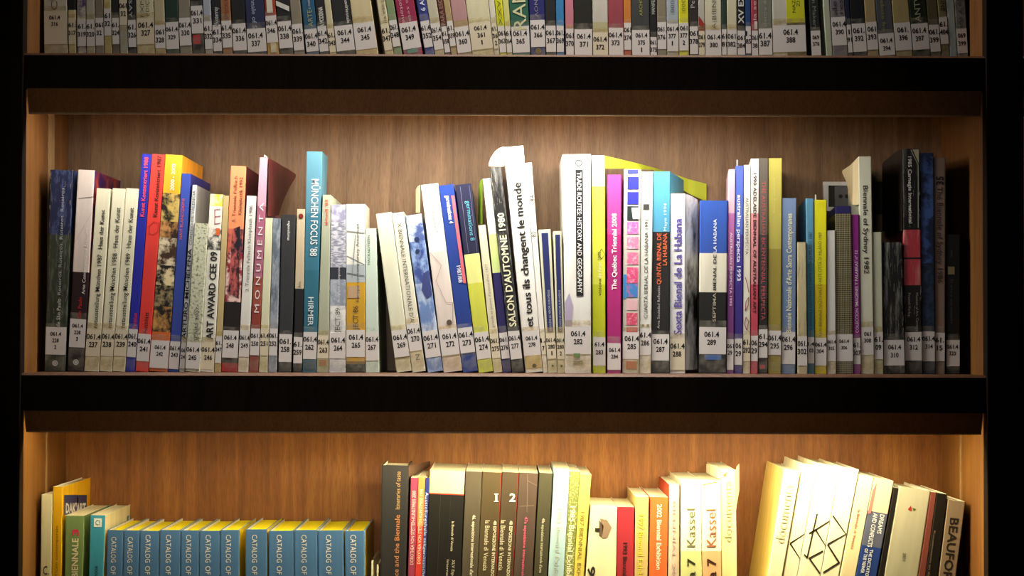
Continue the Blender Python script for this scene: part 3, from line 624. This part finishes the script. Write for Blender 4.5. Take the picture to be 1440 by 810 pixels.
MB(1331, 1350, 330, 1330.5, 1350, '121212', (478, 515, '061.4', '320', 5.4), 'black book last on the middle shelf at the dark right end', D=.12, tw=-5,
   txt=[('El arte y sus museos', 'd', 393, 455, .4, 3.6, '4a4a48'), ('ma', 'd', 352, 361, .4, 3.6, '4a4a48')], art=[('q', .1, 375, .6, 386, '8a7c5a')])
flush(1, 521, 0)
# --------------------------------------------------------------- top shelf, left to right (upper parts are out of the picture)
def TB(x0, x1, b0, b1, bands, lab, desc, **k):
    if isinstance(bands, str): bands = [(0, bands)]
    else: bands = [(-400, bands[0][1])]+list(bands[1:])
    hh = k.pop('h', random.choice((.24, .26, .275, .285, .30)))
    ROW.append(dict(xa=(x0, x1), xb=(b0, b1), ya=0, zt=5000+hh, bands=bands, lab=lab, desc=desc, k=k))
N = 'call number '
TB(61.7, 93.5, 61.5, 95.5, 'cdc8ba', (15, 62, '061.4', '316', 5.4), 'grey white book at the left end of the top shelf, '+N+'316', txt=[('CHE', 'u', -22, 14, .45, 9, '4a4640', .0)])
TB(95.8, 105.4, 96.4, 107.8, [(0, '18191c'), (14, 'd0c89a')], (25, 62, '61.', '317', 6.0), 'thin black topped book with yellowed tape, '+N+'317')
TB(108.4, 120.6, 108.4, 121.2, 'n:d4ceb0,4a2a74,26', (27, 65, '61.', '319', 6.4), 'cream book with purple blotches, '+N+'319')
TB(121.2, 133.2, 121.5, 133.8, 'b8b4a4', (27, 65, '61.', '320', 6.4), 'narrow grey cream book, '+N+'320')
TB(133.8, 144.4, 134.2, 147, '8a7c6c', (25, 64, '061', '32', 6.4), 'narrow brown grey book, '+N+'32 partly hidden')
TB(144.8, 156, 147.4, 157.6, 'c6bc84', (12, 50, '61', '32', 6.8), 'narrow yellowed book with raised label between brown books')
TB(156.6, 166.8, 158, 168.4, [(0, '1c2024'), (21, '6a5c50')], (25, 62, '61.', '324', 6.2), 'narrow book black above its pinkish label, '+N+'324')
TB(167.2, 178.4, 169, 180, [(0, 'c4bea8'), (36, 'b0b8b8')], (-2, 35, '061', '32', 6.6), 'narrow pale book with label higher than its neighbours')
TB(179, 190, 180.4, 192.4, '15171c', (28, 66, '61.', '326', 6.8), 'narrow black book with white lettering, '+N+'326', txt=[('YISSAY', 'd', -20, 25, .4, 4.5, 'c8c8c8')])
TB(190.6, 216, 193, 217.4, 'd6cfae', (25, 62, '061.4', '327', 7.4), 'wide cream book with large call number 327', txt=[('EXPOSIÇ', 'u', -30, 24, .35, 4.8, '4a463a'), ('EDIÇÃO CA', 'u', -30, 22, .65, 4.8, '4a463a')])
TB(216.6, 230.4, 218, 233.6, 'beb490', (35, 68, '061', '328', 6.8), 'tan cream book left of the green one, '+N+'328')
TB(231, 250, 234, 252.2, '17352a', (31, 69, '061.4', '329', 6.0), 'dark green book, '+N+'329')
TB(250.4, 267, 252.8, 270, '8c8474', (25, 64, '061.4', '330', 6.8), 'taupe book right of the green one, '+N+'330')
TB(267.4, 284, 270.8, 288, [(0, '17141c'), (47, '17141c')], (8, 47, '061.4', '331', 7.0), 'black book with red square under its label, '+N+'331', art=[('q', .1, 49, .7, 62, 'c0142c')])
TB(284.6, 295.6, 288.6, 300, 'a8b0c0', (30, 69, '61.', '332', 7.0), 'thin silvery blue book, '+N+'332')
TB(296, 309, 300.4, 312.4, '15161c', (35, 72, '61.', '334', 6.8), 'black book with white bold lettering, '+N+'334', txt=[('Monterrey', 'u', 10, 37, .5, 6, 'c8ccd0', .02)])
TB(309.4, 323.4, 313, 327.6, '9a6a44', (29, 67, '61.4', '335', 7.0), 'tan brown book with dark red lettering, '+N+'335', txt=[('HISTORIA', 'd', -10, 28, .6, 5, '8a2a20', .02)])
TB(324, 343.6, 328, 347.4, '121214', (33, 71, '061.4', '336', 7.0), 'black book left of the navy one, '+N+'336')
TB(344.6, 371, 348, 374.8, '20264e', (40, 73, '061.4', '337', 7.2), 'wide navy book with pale lettering, '+N+'337', txt=[('nd Biennale of S', 'd', -30, 40, .45, 6.2, 'a4b0c8', .0)])
TB(371.6, 386.4, 376, 392.8, [(0, '9a3a20'), (60, 'c89a30')], (22, 60, '061.4', '346', 6.6), 'brick red book with white title panel, '+N+'346', art=[('q', .2, -30, .72, 18, 'd8d4c4'), ('q', .3, 61, .8, 74, 'd8d0b0')])
TB(387, 406.8, 393.4, 412.6, '131417', (30, 68, '061.4', '338', 7.2), 'black book with white diagonal stripe, '+N+'338', art=[('f', [(386, 1), (407, 9), (407, 16), (387, 8)], 'd4d4d0')])
TB(407.2, 422.2, 413, 428.6, '857d6f', (34, 71, '061.', '339', 7.0), 'taupe book right of the diagonal striped one, '+N+'339')
TB(423.6, 441.8, 430, 448.6, '1c5478', (41, 73, '061.4', '340', 7.0), 'petrol blue book, '+N+'340', txt=[('ARTE', 'u', 14, 38, .55, 6.5, '9aa070', .0), ('e memoria', 'u', -10, 13, .55, 4, 'b8c0c8')])
TB(442.2, 455.4, 449, 462.6, '131518', (37, 73, '61.4', '342', 7.0), 'black book with upright white capitals, '+N+'342', txt=[('LA MODERNA', 'u', 10, 40, .55, 6, 'dcdcd8', .03)])
TB(455.8, 463.6, 463, 473.6, 'c8c0a0', (40, 74, '61.', '343', 6.2), 'thin cream book, '+N+'343')
TB(464, 492, 474, 499.2, '141517', (36, 72, '061.4', '344', 7.0), 'wide black book with small white lettering, '+N+'344', txt=[('XIX Quadriennale', 'd', -20, 34, .82, 4.6, 'c8c8c4', .02)])
TB(492.6, 523, 499.8, 530.2, 'cdbf98', (32, 70, '061.4', '345', 7.0), 'wide beige book left of the dark gap, '+N+'345')
TB(527.5, 541.4, 541.6, 552.6, 'd0c7a4', (34, 72, '61.', '347', 7.0), 'cream leaning book right of the dark gap, '+N+'347', txt=[('na ese giorni e', 'u', -30, 33, .6, 5, '4a4638', .0)])
TB(541.8, 553.4, 553, 565, '7c9068', (29, 67, '061.', '348', 7.0), 'sage green leaning book, '+N+'348')
TB(554, 582, 567.2, 594, '901a44', (32, 70, '061.4', '349', 7.0), 'wide crimson leaning book, '+N+'349', txt=[('arco cotone', 'd', -30, 32, .3, 4.6, 'd8a8b4'), ('e salva seta', 'd', -30, 32, .65, 4, 'c890a0')], art=[('q', .2, 70.5, .75, 76, '4a8a80')])
TB(585, 598.8, 597, 610.2, '2c3888', (30, 68, '61.4', '352', 6.8), 'blue leaning book with white lettering, '+N+'352', txt=[('6 ARVI', 'u', -14, 16, .55, 6, 'e0e4f0', .02)])
TB(599.2, 613, 611, 625, 'bcbaa4', (33, 71, '061.4', '354', 6.8), 'grey cream leaning book, '+N+'354')
TB(613.4, 623, 625.4, 633, '58281e', (38, 75, '61.', '358', 6.0), 'thin dark red brown leaning book, '+N+'358', txt=[('PARA ESOLOIS', 'u', -20, 36, .5, 5, 'a08070', .0)])
TB(623.4, 633.2, 633.4, 641.8, 'ac966c', (30, 66, '61.', '359', 6.4), 'thin tan leaning book, '+N+'359')
TB(633.6, 653.6, 642.2, 663.4, [(0, 'b48a8e'), (29, 'a48a60')], (38, 75, '061.4', '360', 6.8), 'dusty pink book with taped foot, '+N+'360')
TB(654, 686, 664, 694.4, 'd4d0ae', (32, 70, '061.4', '361', '1', 6.0), 'widest ivory book, '+N+'361 1')
TB(686.4, 694.4, 695, 702.6, 'd8d6c6', (33, 69, '61.', '36', '2', 6.0), 'thin white book beside the widest ivory one')
TB(694.8, 706.6, 703, 712, 'd2d41c', (37, 74, '061', '363', 6.2), 'bright yellow thin book left of the green capitals, '+N+'363', txt=[('XXV', 'u', 0, 36, .5, 5, '6a6a10')])
TB(707, 715.4, 712.4, 720, 'cfcf7c', (37, 74, '61', '364', 6.2), 'thin pale yellow book, '+N+'364')
TB(716, 743.4, 720.6, 744.8, '24604e', (37, 74, '061.4', '365', 6.6), 'green book with huge cream capitals, '+N+'365', txt=[('RAN', 'u', -16, 42, .5, 17, 'd0d0a4', .0)])
TB(745, 765, 746, 767.4, '1e1e66', (28, 66, '061.4', '366', 6.6), 'indigo book with gold emblem at its foot, '+N+'366', txt=[('BYRONOV', 'd', -30, 24, .45, 4.6, '8a8aa8')], art=[('o', .5, 71.5, 4, '8a7438'), ('p', .5, 71.5, 2.6, '1e1e66')])
TB(765.8, 781.2, 768.4, 782.2, '15191d', (36, 73, '061.', '367', 6.8), 'black book left of the sky blue one, '+N+'367')
TB(781.8, 793.2, 782.8, 793.4, '2f7cb8', (36, 73, '061.', '369', 6.8), 'sky blue thin book, '+N+'369')
TB(794.8, 806.2, 795.4, 807, 'c07888', (40, 77, '061', '370', 6.8), 'pink thin book, '+N+'370')
TB(806.8, 832.6, 807.6, 833.2, '181712', (41, 78, '061.4', '371', 6.8), 'wide black book right of the pink one, '+N+'371')
TB(833.2, 854.4, 833.8, 855.4, [(0, 'c4c0b8'), (31, 'b8b48c')], (45, 78, '061.4', '372', 6.6), 'grey white book, '+N+'372')
TB(855, 876.4, 856, 876.8, '96404e', (39, 78, '061.4', '373', 6.6), 'rose red book, '+N+'373')
TB(877, 886.8, 877.6, 888.4, [(0, 'c87a30'), (70, 'b84420')], (32, 70, '061', '374', 6.4), 'thin orange book, '+N+'374')
TB(887.2, 913.4, 889, 913.8, '3a3d3e', (42, 78, '061.4', '375', '1', 5.8), 'wide charcoal book with yellow lettering, '+N+'375 1', txt=[('ARCHITETTURA', 'u', -30, 22, .52, 4.4, '9c9c3c', .0)])
TB(913.8, 923.4, 914.2, 924, '121315', (52, 78, '061.', '375', '2', 5.8), 'thin black book beside the charcoal one, '+N+'375 2', txt=[('MANIFESTO', 'u', -10, 20, .5, 4.4, 'b8b8b4', .02)])
TB(923.8, 936.8, 924.4, 937.6, '847c68', (31, 69, '061.', '376', 6.4), 'taupe book left of the pale blue one, '+N+'376')
TB(937.2, 953.6, 938, 954.8, 'a4b0bc', (33, 72, '061.4', '377', '1', 6.0), 'pale blue grey book marked 2000, '+N+'377 1', txt=[('1999/2000', 'd', -30, 18, .5, 5.4, '5a646c')])
TB(954, 967.6, 955.2, 968.8, 'd6d420', (32, 71, '061', '377', '2', 6.0), 'bright yellow book marked 2000, '+N+'377 2', txt=[('1999/2000', 'd', -32, 16, .5, 5.2, '7a7a18')])
TB(969.4, 981.2, 970, 982.2, '2c2624', (37, 76, '061', '378', 6.6), 'dark brown book right of the second bright yellow one, '+N+'378', txt=[('Pers', 'u', -8, 11, .4, 5.6, 'b0aca4')])
TB(981.6, 991, 982.6, 991.4, 'b8b6ac', (42, 77, '061', '379', 6.4), 'narrow grey book with a red triangle, '+N+'379', art=[('f', [(981, 22), (991, 34), (991, 43), (981, 43)], 'a02824')])
TB(991.4, 1014.4, 991.8, 1014.6, 'd2cdb6', (42, 78, '061.4', '380', 6.4), 'cream book with grey capitals, '+N+'380', txt=[('A BIENNALE', 'u', -30, 41, .55, 6, '5a564a', .0)])
TB(1014.8, 1021.8, 1015, 1022, '213a30', (41, 77, '61', '81', 6.6), 'thin dark green book, '+N+'381')
TB(1022.2, 1036, 1022.6, 1036.4, 'd0ccae', (41, 77, '061', '382', 6.6), 'cream bare book left of the black exhibition one, '+N+'382')
TB(1036.4, 1047.8, 1036.8, 1048, '121416', (43, 77, '061', '384', 6.2), 'black book with bold white capitals, '+N+'384', txt=[('XV EXPO', 'u', -26, 33, .5, 7.4, 'dcdcd8', .03)])
TB(1048.2, 1055.2, 1048.4, 1056.8, '1c4278', (37, 75, '1.', '85', 6.4), 'thin dark blue book, '+N+'385')
TB(1055.8, 1065.6, 1057.4, 1066.4, 'a03e50', (43, 78, '061', '38', 6.0), 'thin rose book with white lettering, '+N+'386', txt=[('la serie', 'u', -16, 28, .5, 4.5, 'd8c0c4', .0)], art=[('q', .45, 30, .9, 41, 'd8d4d0')])
TB(1066, 1085.2, 1066.8, 1086.4, '74786c', (40, 77, '61.4', '387', 7.8), 'grey green book with pale lettering, '+N+'387', txt=[('elettre da pan', 'u', -20, 38, .5, 4.4, '9ea294')])
TB(1085.8, 1132.2, 1087, 1134, 'cac7bc', (35, 73, '061.4', '388', 7.4), 'widest top shelf book, half white and half yellow, '+N+'388',
   art=[('q', .43, -100, .985, 32, 'ccd01e'), ('q', .43, 32, .99, 35, '1a1a1a'), ('q', .43, 73.5, .99, 79, '181614')], txt=[('NAZIONALE', 'u', -30, 18, .66, 4.6, '5a5c10', .01), ('ZIONE', 'u', -20, 10, .80, 4.6, '5a5c10', .01)])
TB(1137.4, 1152.6, 1140.6, 1154.2, '1f2422', (43, 78, '069', '376', 5.4), 'black green book between two dark gaps with label 069', txt=[('Exhibition Makers', 'd', -40, 41, .5, 5.4, '7c8480', .0)])
TB(1155.4, 1166, 1162.4, 1170.8, 'b4bca6', None, 'pale green white unlabelled book right of the dark gap', tape=False)
TB(1166.6, 1187.4, 1171.2, 1191.8, '75707c', (24, 64, '061.4', '390', 6.6), 'grey violet book with black lettering, '+N+'390', txt=[('ale di', 'u', -18, 22, .3, 6, '24222a', .01), ('resim', 'u', -18, 20, .72, 6, '24222a', .01)])
TB(1188, 1193.4, 1192.2, 1199.8, '191d3c', (35, 74, '1', '91', 6.4), 'very thin navy book, '+N+'391')
TB(1193.8, 1215, 1200.2, 1218.8, '0e121c', (33, 73, '061.', '392', 7.0), 'blue black book, '+N+'392')
TB(1215.8, 1230.8, 1219.4, 1235.4, 'a8936a', (31, 70, '061', '393', 7.0), 'tan book right of the blue black one, '+N+'393')
TB(1231.2, 1253, 1235.8, 1259, '50545c', (47, 78, '061.4', '394', 6.0), 'slate grey book with yellow lettering, '+N+'394', txt=[('arte debate fra', 'd', -30, 44, .42, 5, '8c8c48', .0)])
TB(1253.6, 1277.6, 1259.6, 1283, 'a89868', (32, 71, '061.', '396', 7.0), 'mustard tan book, '+N+'396')
TB(1278, 1301.8, 1283.6, 1308, '1c2618', (33, 70, '061.4', '397', 6.8), 'dark green book with large pale capitals, '+N+'397', txt=[('ANTWAR', 'u', -30, 31, .45, 8, 'a4a890', .01)])
TB(1302.2, 1316.6, 1308.4, 1323.8, '5c583c', (35, 73, '061.', '399', 7.0), 'olive brown book, '+N+'399')
TB(1317, 1329.2, 1324.2, 1335.8, '7a7450', (24, 62, '61.', '404', 7.0), 'khaki book with black capitals, '+N+'404', txt=[('CINE', 'd', -6, 16, .6, 6, '24221a', .03)])
TB(1329.6, 1343, 1336.2, 1344.8, 'n:8ca0a8,b8c4c8,40,5', None, 'pale blue glossy unlabelled book near the right end', tape=False)
TB(1343.6, 1359, 1345.4, 1360.2, 'n:5a6058,7c8480,50', (40, 75, '069', '399', 6.0), 'grey photo spine book last on the top shelf with label 069', txt=[('n. aperto y sus', 'd', -40, 40, .55, 4.8, '3a3a32', .01)])
flush(0, 70, 18)
# --------------------------------------------------------------- bottom shelf, left to right (feet are out of the picture)
def LB(x0, x1, yt, b0, b1, bands, desc, **k):
    if isinstance(bands, str): bands = [(0, bands)]
    ROW.append(dict(xa=(x0, x1), xb=(b0, b1), ya=yt, zt=yt, bands=bands, lab=None, desc=desc, k=k))
LB(57.7, 73.6, 695.6, 56.6, 72, 'ddd8b4', 'slim cream book at the left end of the bottom shelf', D=.16, txt=[('C.', 'h', 796, 808, .5, 8, '2a261e', .02)])
LB(75, 87.7, 684.5, 72.8, 87, 'dca810', 'yellow tall book with navy panel on its cover', side='e8b010', D=.21,
   sideart=[('q', 93, 125, 696, 724, '2c3060'), ('t', "DAK'ART", 95, 123, 708, 721, 'e8e4e0', .04), ('q', 111, 113, 699, 708, 'c03028')],
   txt=[("l'art africain contemporain", 'u', 740, 830, .45, 4, '5a4410', .0)],
   flap=[([(88, 700, 760, .0862)], 'dca810')] if False else ())
LB(92, 118.5, 725, 90.4, 117, '76905c', 'sage green book with white and pink capitals', side='6e8a58', D=.20,
   txt=[('BIENNALE', 'u', 757, 812, .55, 8, 'ece6c4', .03), ('3', 'u', 744, 754, .55, 8, 'd0305a', .04)])
LB(127, 148.5, 724.5, 124.4, 145.4, '3f9cc0', 'sky blue book with white speech bubble emblem and cream cover', side='e2d8b0', D=.20, sideart=[('q', 181, 191.5, 721.5, 738, '3a80a4'), ('t', 'C!', 183, 190, 725, 735, 'e8e6d8', .03)],
   txt=[('C!', 'h', 731.5, 738.5, .5, 6, '3f7ea0', .03), ('2008', 'u', 796, 812, .5, 4, '1a3a50', .02)], art=[('q', .25, 729, .78, 741, 'eef2ee')])
cat = [(150.6, 173.7), (174.3, 196.4), (197, 224), (225, 254.2), (254.8, 280), (281, 309.4), (310.4, 337), (345, 376), (377.5, 413), (414, 446.2), (447, 483), (484.4, 513.5)]
ordn = ['leftmost', 'second', 'third', 'fourth', 'fifth', 'sixth', 'seventh', 'eighth', 'ninth', 'tenth', 'eleventh', 'rightmost']
for i, (a, b) in enumerate(cat):
    s = -1.4+.2*i
    LB(a, b, 745.5-(i == 7)*1.5+(i % 3)*.5, a+s, b+s, '4a74a8', 'blue catalogue volume with white capitals, %s of the twelve in a row' % ordn[i], hard=True, D=.20, pages=YPAGES,
       side='c8b848' if i == 11 else ('d8c420' if i < 11 else None),
       txt=[('CATALOG', 'd', 755-(i > 1)*3, 791, .42, 7.2, 'e4e6e0', .0), ('OF', 'd', 796, 808, .42, 7.2, 'e4e6e0', .0)])
LB(521.8, 524.8, 789, 521.6, 524.6, 'e6dfc4', 'thin white booklet showing only its corner right of the blue volumes', D=.15)
LB(529.4, 532.4, 795, 529.2, 532.2, 'e6dfc4', 'thin white booklet beside the tall black book, lower than its neighbour', D=.15)
LB(537, 574.4, 654.4, 534, 571.5, '2b2a2c', 'thick tall black book with copper serif title', side='5a4438', D=.12, hard=True,
   flap=[([(574.8, 655, 671, .0955), (590, 652, 664, .18), (605, 648, 656, .29)], '5a4438')],
   txt=[('Itineraries of taste', 'u', 663, 716, .62, 5.4, 'b09060', .0), ('Venice and the Biennale', 'u', 724, 830, .62, 6, 'c8885a', .0)])
LB(578, 587.8, 671.8, 573, 583, 'a03a58', 'thin maroon book with white lettering', txt=[('DOROTHEA VON STETTEN-KUNSTPREIS 2000', 'u', 690, 794, .5, 4.2, 'f0d8dc')], D=.17)
LB(588.4, 597.8, 671, 583.8, 593.3, [(0, 'e8844a'), (740, 'd03a30')], 'thin orange red book with white lettering', txt=[('DOROTHEA VON STETTEN-KUNSTPREIS 1996', 'u', 688, 793, .5, 4.2, 'f6e0d0')], D=.17)
LB(598.2, 604.4, 672, 593.6, 597.6, '26307e', 'very thin navy book between orange and thick black', txt=[('Ausstellungshalle zeitgenössische', 'd', 692, 812, .5, 3.4, 'c0c8e0')], D=.17)
LB(605.5, 653.3, 662, 598, 648, [(0, 'e8b89a'), (694, 'd0402e'), (695.5, '161412')], 'thick black book with pale peach top band', D=.20,
   txt=[('la Biennale di Venezia', 'd', 733, 775, .72, 3.4, 'c8c0a8', .01), ('XLV Esposizione', 'd', 787, 830, .78, 3.8, 'b8b09c', .01), ('Internazionale', 'd', 787, 830, .62, 3.4, 'b8b09c', .0)],
   art=[('q', .33, 697, .335, 830, '4a443a'), ('q', .62, 697, .625, 830, '3a352e')])
LB(655.5, 678.4, 663, 649, 671, '4c453a', 'dark brown book with small bold white lettering', txt=[("46. esposizione internazionale d'arte", 'd', 724, 815, .62, 4.2, 'dcd4c0', .02)])
LB(679, 705.4, 664, 672, 698, '473c28', 'olive brown book numbered I', txt=[('la Biennale di Venezia', 'd', 732, 803, .38, 6, 'cfc8b0', .0), ('48 ESPOSIZIONE INTERNAZIONALE', 'd', 732, 825, .78, 4, 'cfc8b0', .03)],
   art=[('q', .96, 664, 1, 830, '9a2a20'), ('l', [(697.5, 695), (697.5, 705)], 2.4, 'e8e4d8'), ('l', [(695, 694.6), (700, 694.6)], 1.2, 'e8e4d8'), ('l', [(695, 705), (700, 705)], 1.2, 'e8e4d8')])
LB(706.6, 729.5, 664, 699, 721, '43382a', 'olive brown book numbered 2', txt=[('2', 'h', 694, 705, .70, 8, 'e8e4d8', .04), ('la Biennale di Venezia', 'd', 732, 803, .22, 6, 'cfc8b0', .0), ('48 ESPOSIZIONE INTERNAZIONALE', 'd', 732, 825, .7, 4, 'cfc8b0', .03)],
   art=[('q', .96, 664, 1, 830, '9a2a20')])
LB(730.7, 757, 665, 722, 749, '4a3c36', 'dark brown creased book with pink lettering', txt=[("47a esposizione internazionale d'arte", 'd', 727, 830, .5, 4, 'd0587c', .02)],
   art=[('l', [(742, 667), (741, 720)], .6, '7a6a60'), ('l', [(731, 712), (751, 711)], .6, '7a6a60'), ('l', [(742, 676), (756, 683)], .6, '7a6a60')])
LB(758, 777.8, 665, 750.7, 769, '3f3d2e', 'dark olive book with tiny white lettering', txt=[("48a esposizione internazionale d'arte", 'd', 729, 806, .5, 3.8, 'c0bca4', .01)])
LB(779, 801, 660, 770.7, 793, 'a4c4d4', 'pale blue book in the middle of the bottom shelf', txt=[('1983 Biennial Exhibition', 'd', 715, 830, .5, 6, 'b4bcb8', .01)], hard=False)
LB(801.8, 815, 663, 793.2, 806.7, 's:6a7440,c8c47a,320', 'green speckled book with white lettering', txt=[('1985 Biennial Exhibition', 'd', 712, 830, .5, 6.4, 'f0ecc8', .03)])
LB(815.6, 831, 667, 807, 821.8, 'dcc860', 'soft yellow book with spaced serif capitals', txt=[('1987 BIENNIAL EXHIBITION', 'd', 720, 850, .45, 4.6, '6a5c2a', .0)])
LB(831.4, 868, 712, 822.4, 866, 'e6dcb8', 'wide ivory book with a drawn grey box', D=.18, ys=.093,
   txt=[('1', 'd', 743, 748, .3, 8, '221e18', .05), ('9', 'd', 797, 812, .18, 12, '221e18', .04)],
   art=[('f', [(841, 731), (841, 753), (846, 755), (849, 740)], '5a4a40'), ('f', [(842, 729), (855, 731), (864, 742), (856, 756), (846, 757), (847, 742)], '8a7464')])
LB(868.4, 892, 712.7, 866.6, 891, 'a02a36', 'crimson book with black lettering', D=.18, txt=[('1993 Biennial Exhibition', 'd', 763, 850, .5, 6, '241014', .03)])
LB(893, 913, 698.5, 892.6, 910.4, 'c4ac70', 'tan gold book with yellow lettering', D=.2, txt=[('1997 Biennial Exhibition', 'd', 724, 830, .45, 6.4, 'd8c840', .02)])
LB(914.4, 940.2, 699, 912.6, 937.8, 'dc6430', 'bright orange book with white lettering', D=.2, txt=[('2002 Biennial Exhibition', 'd', 709, 801, .52, 6.6, 'f8e8d0', .025)])
LB(941, 955.6, 681.6, 939.2, 955.6, 'd8c4b8', 'pale pink narrow book with red cover', side='a03020', D=.2, txt=[('BIENNIAL 2000', 'd', 705, 830, .5, 4.4, 'b08a90', .0)],
   flap=[([(940.8, 682, 720, .097), (935, 678.5, 720, .17), (928.5, 674.5, 720, .25)], 'b03824')])
LB(956.7, 985, 675.6, 957.8, 987, [(0, 'e6e4cc'), (775, 'c8cc90')], 'wide white book with green lettering', txt=[('Kassel', 'u', 715, 769, .5, 13, '6a6a48', .0), ('ta 7', 'u', 785, 822, .5, 12, '2c2e1c', .02)], D=.21, ys=.090)
LB(985.6, 1013, 676, 987.8, 1014.4, [(0, 'e8e0cc'), (775, 'd8a87c')], 'wide white book with orange brown lettering', txt=[('Kassel', 'u', 716, 769, .5, 13, '9a6040', .0), ('ta 7', 'u', 785, 822, .5, 12, '3a1c12', .02)], D=.21, ys=.090,
   art=[('l', [(989, 682), (996, 680), (1007, 678)], 1.2, 'a0602c')])
LB(1013.8, 1034.4, 661, 1015, 1036.7, 'e4dda4', 'white yellow book with thin outlined lettering and frayed top', txt=[('documenta', 'u', 676, 762, .45, 11, 'a49c70', -.008)], D=.22,
   flap=[([(1014, 660, 674, .0955), (1008, 655, 672, .13), (993, 652, 664, .24)], 'e8e2c8'), ([(1034.6, 662, 720, .09), (1036, 656, 710, .10), (1039.5, 652, 690, .13)], 'd8cfa0')],
   art=[('f', [(1016, 668), (1023, 663), (1020, 671)], '7a6030')])
def line(*p): return ('l', list(p), 2.2, '2a2416')
LB(1101, 1126.5, 661, 1080, 1099.6, 'e6dfc0', 'white book leaning right with thin outlined lettering and yellow side', side='dcc47a', D=.20, txt=[('documenta', 'u', 682, 766, .45, 11, 'a09a80', -.008)], ys=.092)
LB(1129, 1149, 654, 1101.4, 1121, 'e6e0c6', 'left white book carrying the black zigzag drawing', art=[line((1112, 765), (1125, 785)), line((1112, 764), (1134, 752))], D=.2)
LB(1149.4, 1181, 654, 1121.4, 1153.8, 'e6e0c6', 'middle white book carrying the black zigzag drawing', D=.2,
   art=[line((1138, 750), (1147, 745)), line((1149, 723), (1135, 784), (1131, 780)), line((1147, 745), (1169, 733)), line((1147, 745), (1162, 767)), line((1157, 775), (1138, 785), (1153, 806))])
LB(1181.4, 1207.8, 658, 1154.2, 1180, 'e6e0c6', 'right white book carrying the black zigzag drawing', D=.2,
   art=[line((1173, 726), (1189, 751), (1166, 765)), line((1165, 766), (1179, 791), (1159, 805))])
LB(1208.6, 1228.6, 669, 1180.4, 1203, 'dfd0ac', 'cream book with faint red lettering leaning right', D=.2, txt=[('la Biennale di Venezia', 'd', 719, 776, .45, 4, 'b04038', .01)])
LB(1229, 1257.4, 674, 1203.4, 1233, [(0, 'e4c0a4'), (722, '565a72'), (772, '223a80')], 'book banded pale pink, slate and blue', D=.2,
   txt=[('DREAMS', 'd', 724, 752, .74, 6.2, 'd8dce4', .03), ('AND CONFLICTS', 'd', 724, 773, .40, 6.2, 'd8dce4', .03), ('THE DICTATORSHIP', 'd', 776, 830, .52, 4.6, 'd8dce4', .03), ('OF THE VIEWER', 'd', 776, 812, .28, 4.6, 'd8dce4', .03)],
   art=[('f', [(1226, 690), (1233, 678), (1224, 722), (1219, 722)], 'd0706a')])
LB(1258.2, 1262.8, 686, 1233.6, 1243.2, '1a1614', 'thin black worn book left of the silver one', D=.19)
LB(1263.4, 1309.4, 687, 1243.8, 1290.6, 'b0ac98', 'widest silver grey book dated 2001 with small red and green emblem', D=.19, hard=True,
   txt=[('2001', 'd', 780, 791, .5, 5, '3a382e', .01)], art=[('f', [(1276, 716), (1281, 711), (1282, 719), (1279, 718)], 'a02a24'), ('f', [(1283, 714), (1289, 716), (1285, 719)], '4a5a20')])
LB(1310, 1316.8, 692, 1291.2, 1301.6, '7c4038', 'thin maroon book right of the silver one', D=.19)
LB(1317.4, 1332, 694, 1302.2, 1319, '181310', 'black book with tiny lettering near the right end of the bottom shelf', D=.19, txt=[('Kunstmuseum an de kust', 'd', 748, 830, .25, 3.4, '8a7a66')])
LB(1333, 1358, 704, 1319.8, 1344.4, '8c7a68', 'grey brown book with large dark capitals at the right end', D=.19, txt=[('BEAUFORT', 'd', 729, 830, .5, 11, '241c1a', .035)])
flush(2, 810, 8)
# sliver of the next bay on the right
for sh, zt, ya, c, d in ((0, 5000.26, 40, 'b8a89c', 'pale book edge just inside the next bay, top shelf'), (1, 165, 200, 'c06a72', 'pink book edge just inside the next bay, middle shelf')):
    book(sh, ya, 1441, 1465, ya+40, 1441, 1465, zt, [(0, c)], None, desc=d, tape=False)
